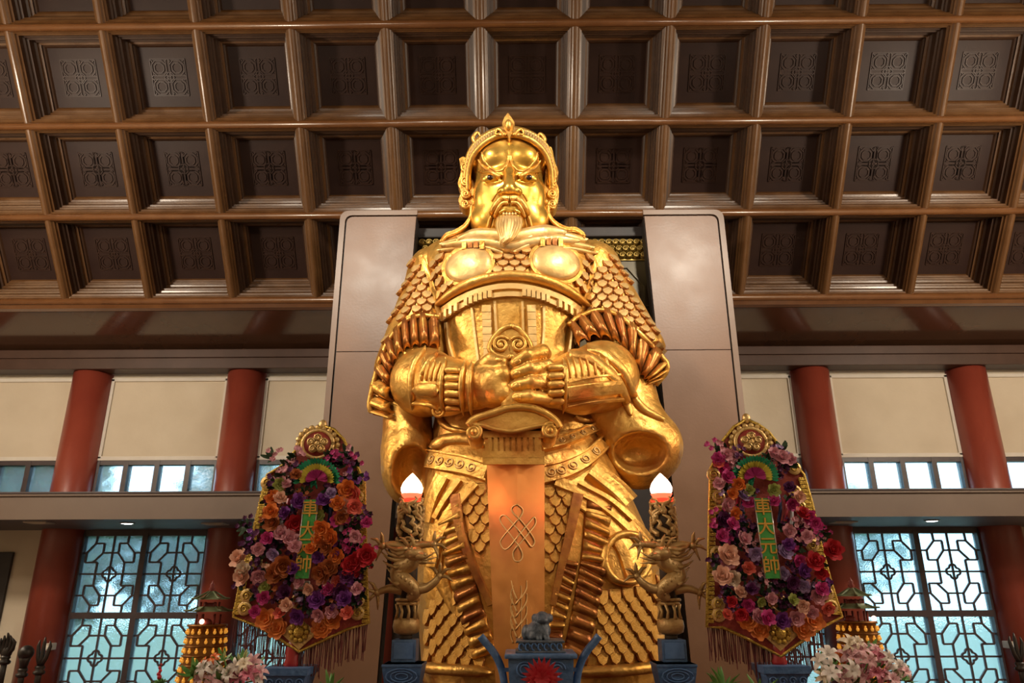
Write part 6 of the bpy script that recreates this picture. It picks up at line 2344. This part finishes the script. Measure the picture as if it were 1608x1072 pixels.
def staff(px, py, head, label):
    d = 6.15
    c0 = W(px, py, d)
    t = thing('ritual_staff', (c0.x, d, TZ), label, 'staff', 'ritual staffs on the altar')
    mb = MB(); mb.tube([(c0.x, d, TZ), (c0.x, d, c0.z)], .022, 10); obj('shaft', mb, m_staff, t)
    mb = MB(); mb.lathe((c0.x, d, c0.z - .06), [(.03, 0), (.042, .01), (.042, .025), (.028, .035), (.036, .05), (.03, .065)], 14); obj('collar', mb, m_staff, t)
    mb = MB()
    u = .0056
    if head == 'ball':
        mb.ball(c0 + Vector((0, 0, .115)), (.056, .056, .056), 16, 10); mb.lathe((c0.x, d, c0.z), [(.026, 0), (.034, .05), (.045, .09)], 12)
    elif head == 'fork':
        for a, b in ((-6, -16), (0, -20), (7, -15)):
            mb.tube([c0, c0 + Vector((a * u * .8, 0, .06)), c0 + Vector((a * u * 1.3, 0, .06 - b * u)), c0 + Vector((a * u * 1.1, 0, .10 - b * u))], [.02, .017, .013, .004], 7)
    else:
        for k in range(5):
            a = -8 + 4 * k
            mb.tube([c0, c0 + Vector((a * u * 1.1, -.01, .05)), c0 + Vector((a * u * 1.25, -.012, .10 + .02 * (2 - abs(k - 2)))), c0 + Vector((a * u, -.03, .13 + .02 * (2 - abs(k - 2))))], [.022, .016, .014, .006], 7)
        mb.ball(c0 + Vector((0, 0, .03)), (.045, .03, .05), 10, 8)
    obj('staff_head', mb, m_staff, t)


staff(9, 1030, 'hand', 'dark bronze staff with open hand top at the left edge')
staff(36, 1050, 'ball', 'dark bronze staff with round ball top by the left column')
staff(63, 1046, 'fork', 'dark bronze staff with forked top by the left column')
staff(1601, 1040, 'fork', 'dark bronze forked staff at the right edge')

# ================================================================== small plants at the altar edge
def sprouts(px, py, d, n, R, label, seed):
    rg = random.Random(seed)
    c0 = W(px, py, d)
    t = thing('green_plant', (c0.x, d, TZ), label, 'plant')
    mb = MB(); mb.lathe((c0.x, d, TZ), [(.05, 0), (.065, .05), (.07, .07), (.055, .065)], 16); obj('pot', mb, m_vase, t)
    for k in range(n):
        a = rg.uniform(-1.1, 1.1)
        L = R * rg.uniform(.7, 1.1)
        b = Vector((c0.x + rg.uniform(-.02, .02), d, TZ + .06))
        e = b + Vector((math.sin(a) * L * .8, rg.uniform(-.06, .06), math.cos(a) * L))
        m_ = (b + e) / 2 + Vector((0, 0, L * .12))
        v, f = [], []
        for i, q in enumerate(smooth_line([tuple(b), tuple(m_), tuple(e)], 4)):
            w_ = .013 * math.sin(math.pi * min(.97, .15 + .8 * i / 8))
            q = Vector(q)
            v += [q - Vector((w_, 0, 0)), q + Vector((0, -.004, 0)), q + Vector((w_, 0, 0))]
        for i in range(8):
            s = i * 3
            f += [(s, s + 1, s + 4, s + 3), (s + 1, s + 2, s + 5, s + 4)]
        mb = MB(); mb.add(v, f, True); obj('leaf', mb, m_lf2, t)


sprouts(1135, 1072, 5.5, 11, .21, 'low green leafy plant under the right flower board', 1)
sprouts(1190, 1072, 5.1, 8, .20, 'tufted green plant left of the right blue pot', 4)
sprouts(518, 1072, 5.5, 8, .17, 'low green leafy plant right of the left blue pot', 2)
# red tipped bud by the left window
c0 = W(249, 1066, 5.4)
t = thing('potted_bud', (c0.x, 5.4, TZ), 'red beaded flower stalk with green leaves in front of left window', 'plant')
mb = MB(); mb.lathe((c0.x, 5.4, TZ), [(.05, 0), (.06, .06), (.05, .07)], 14); obj('pot', mb, m_vase, t)
mb = MB(); mb.tube([(c0.x, 5.4, TZ + .06), c0], .008, 6); obj('stalk', mb, m_lf2, t)
for k in range(5):
    mb = MB(); mb.ball(c0 + Vector((.004 * (-1) ** k, 0, .012 + k * .020)), .016 - .002 * k, 8, 6); obj('red_bead', mb, MFC['red'], t)
for k in range(6):
    place('leaf', ME['leaf2', k % 3], c0 + Vector((rnd.uniform(-.03, .03), 0, -.03)), (0, -.4, 1), .035, t, rnd)
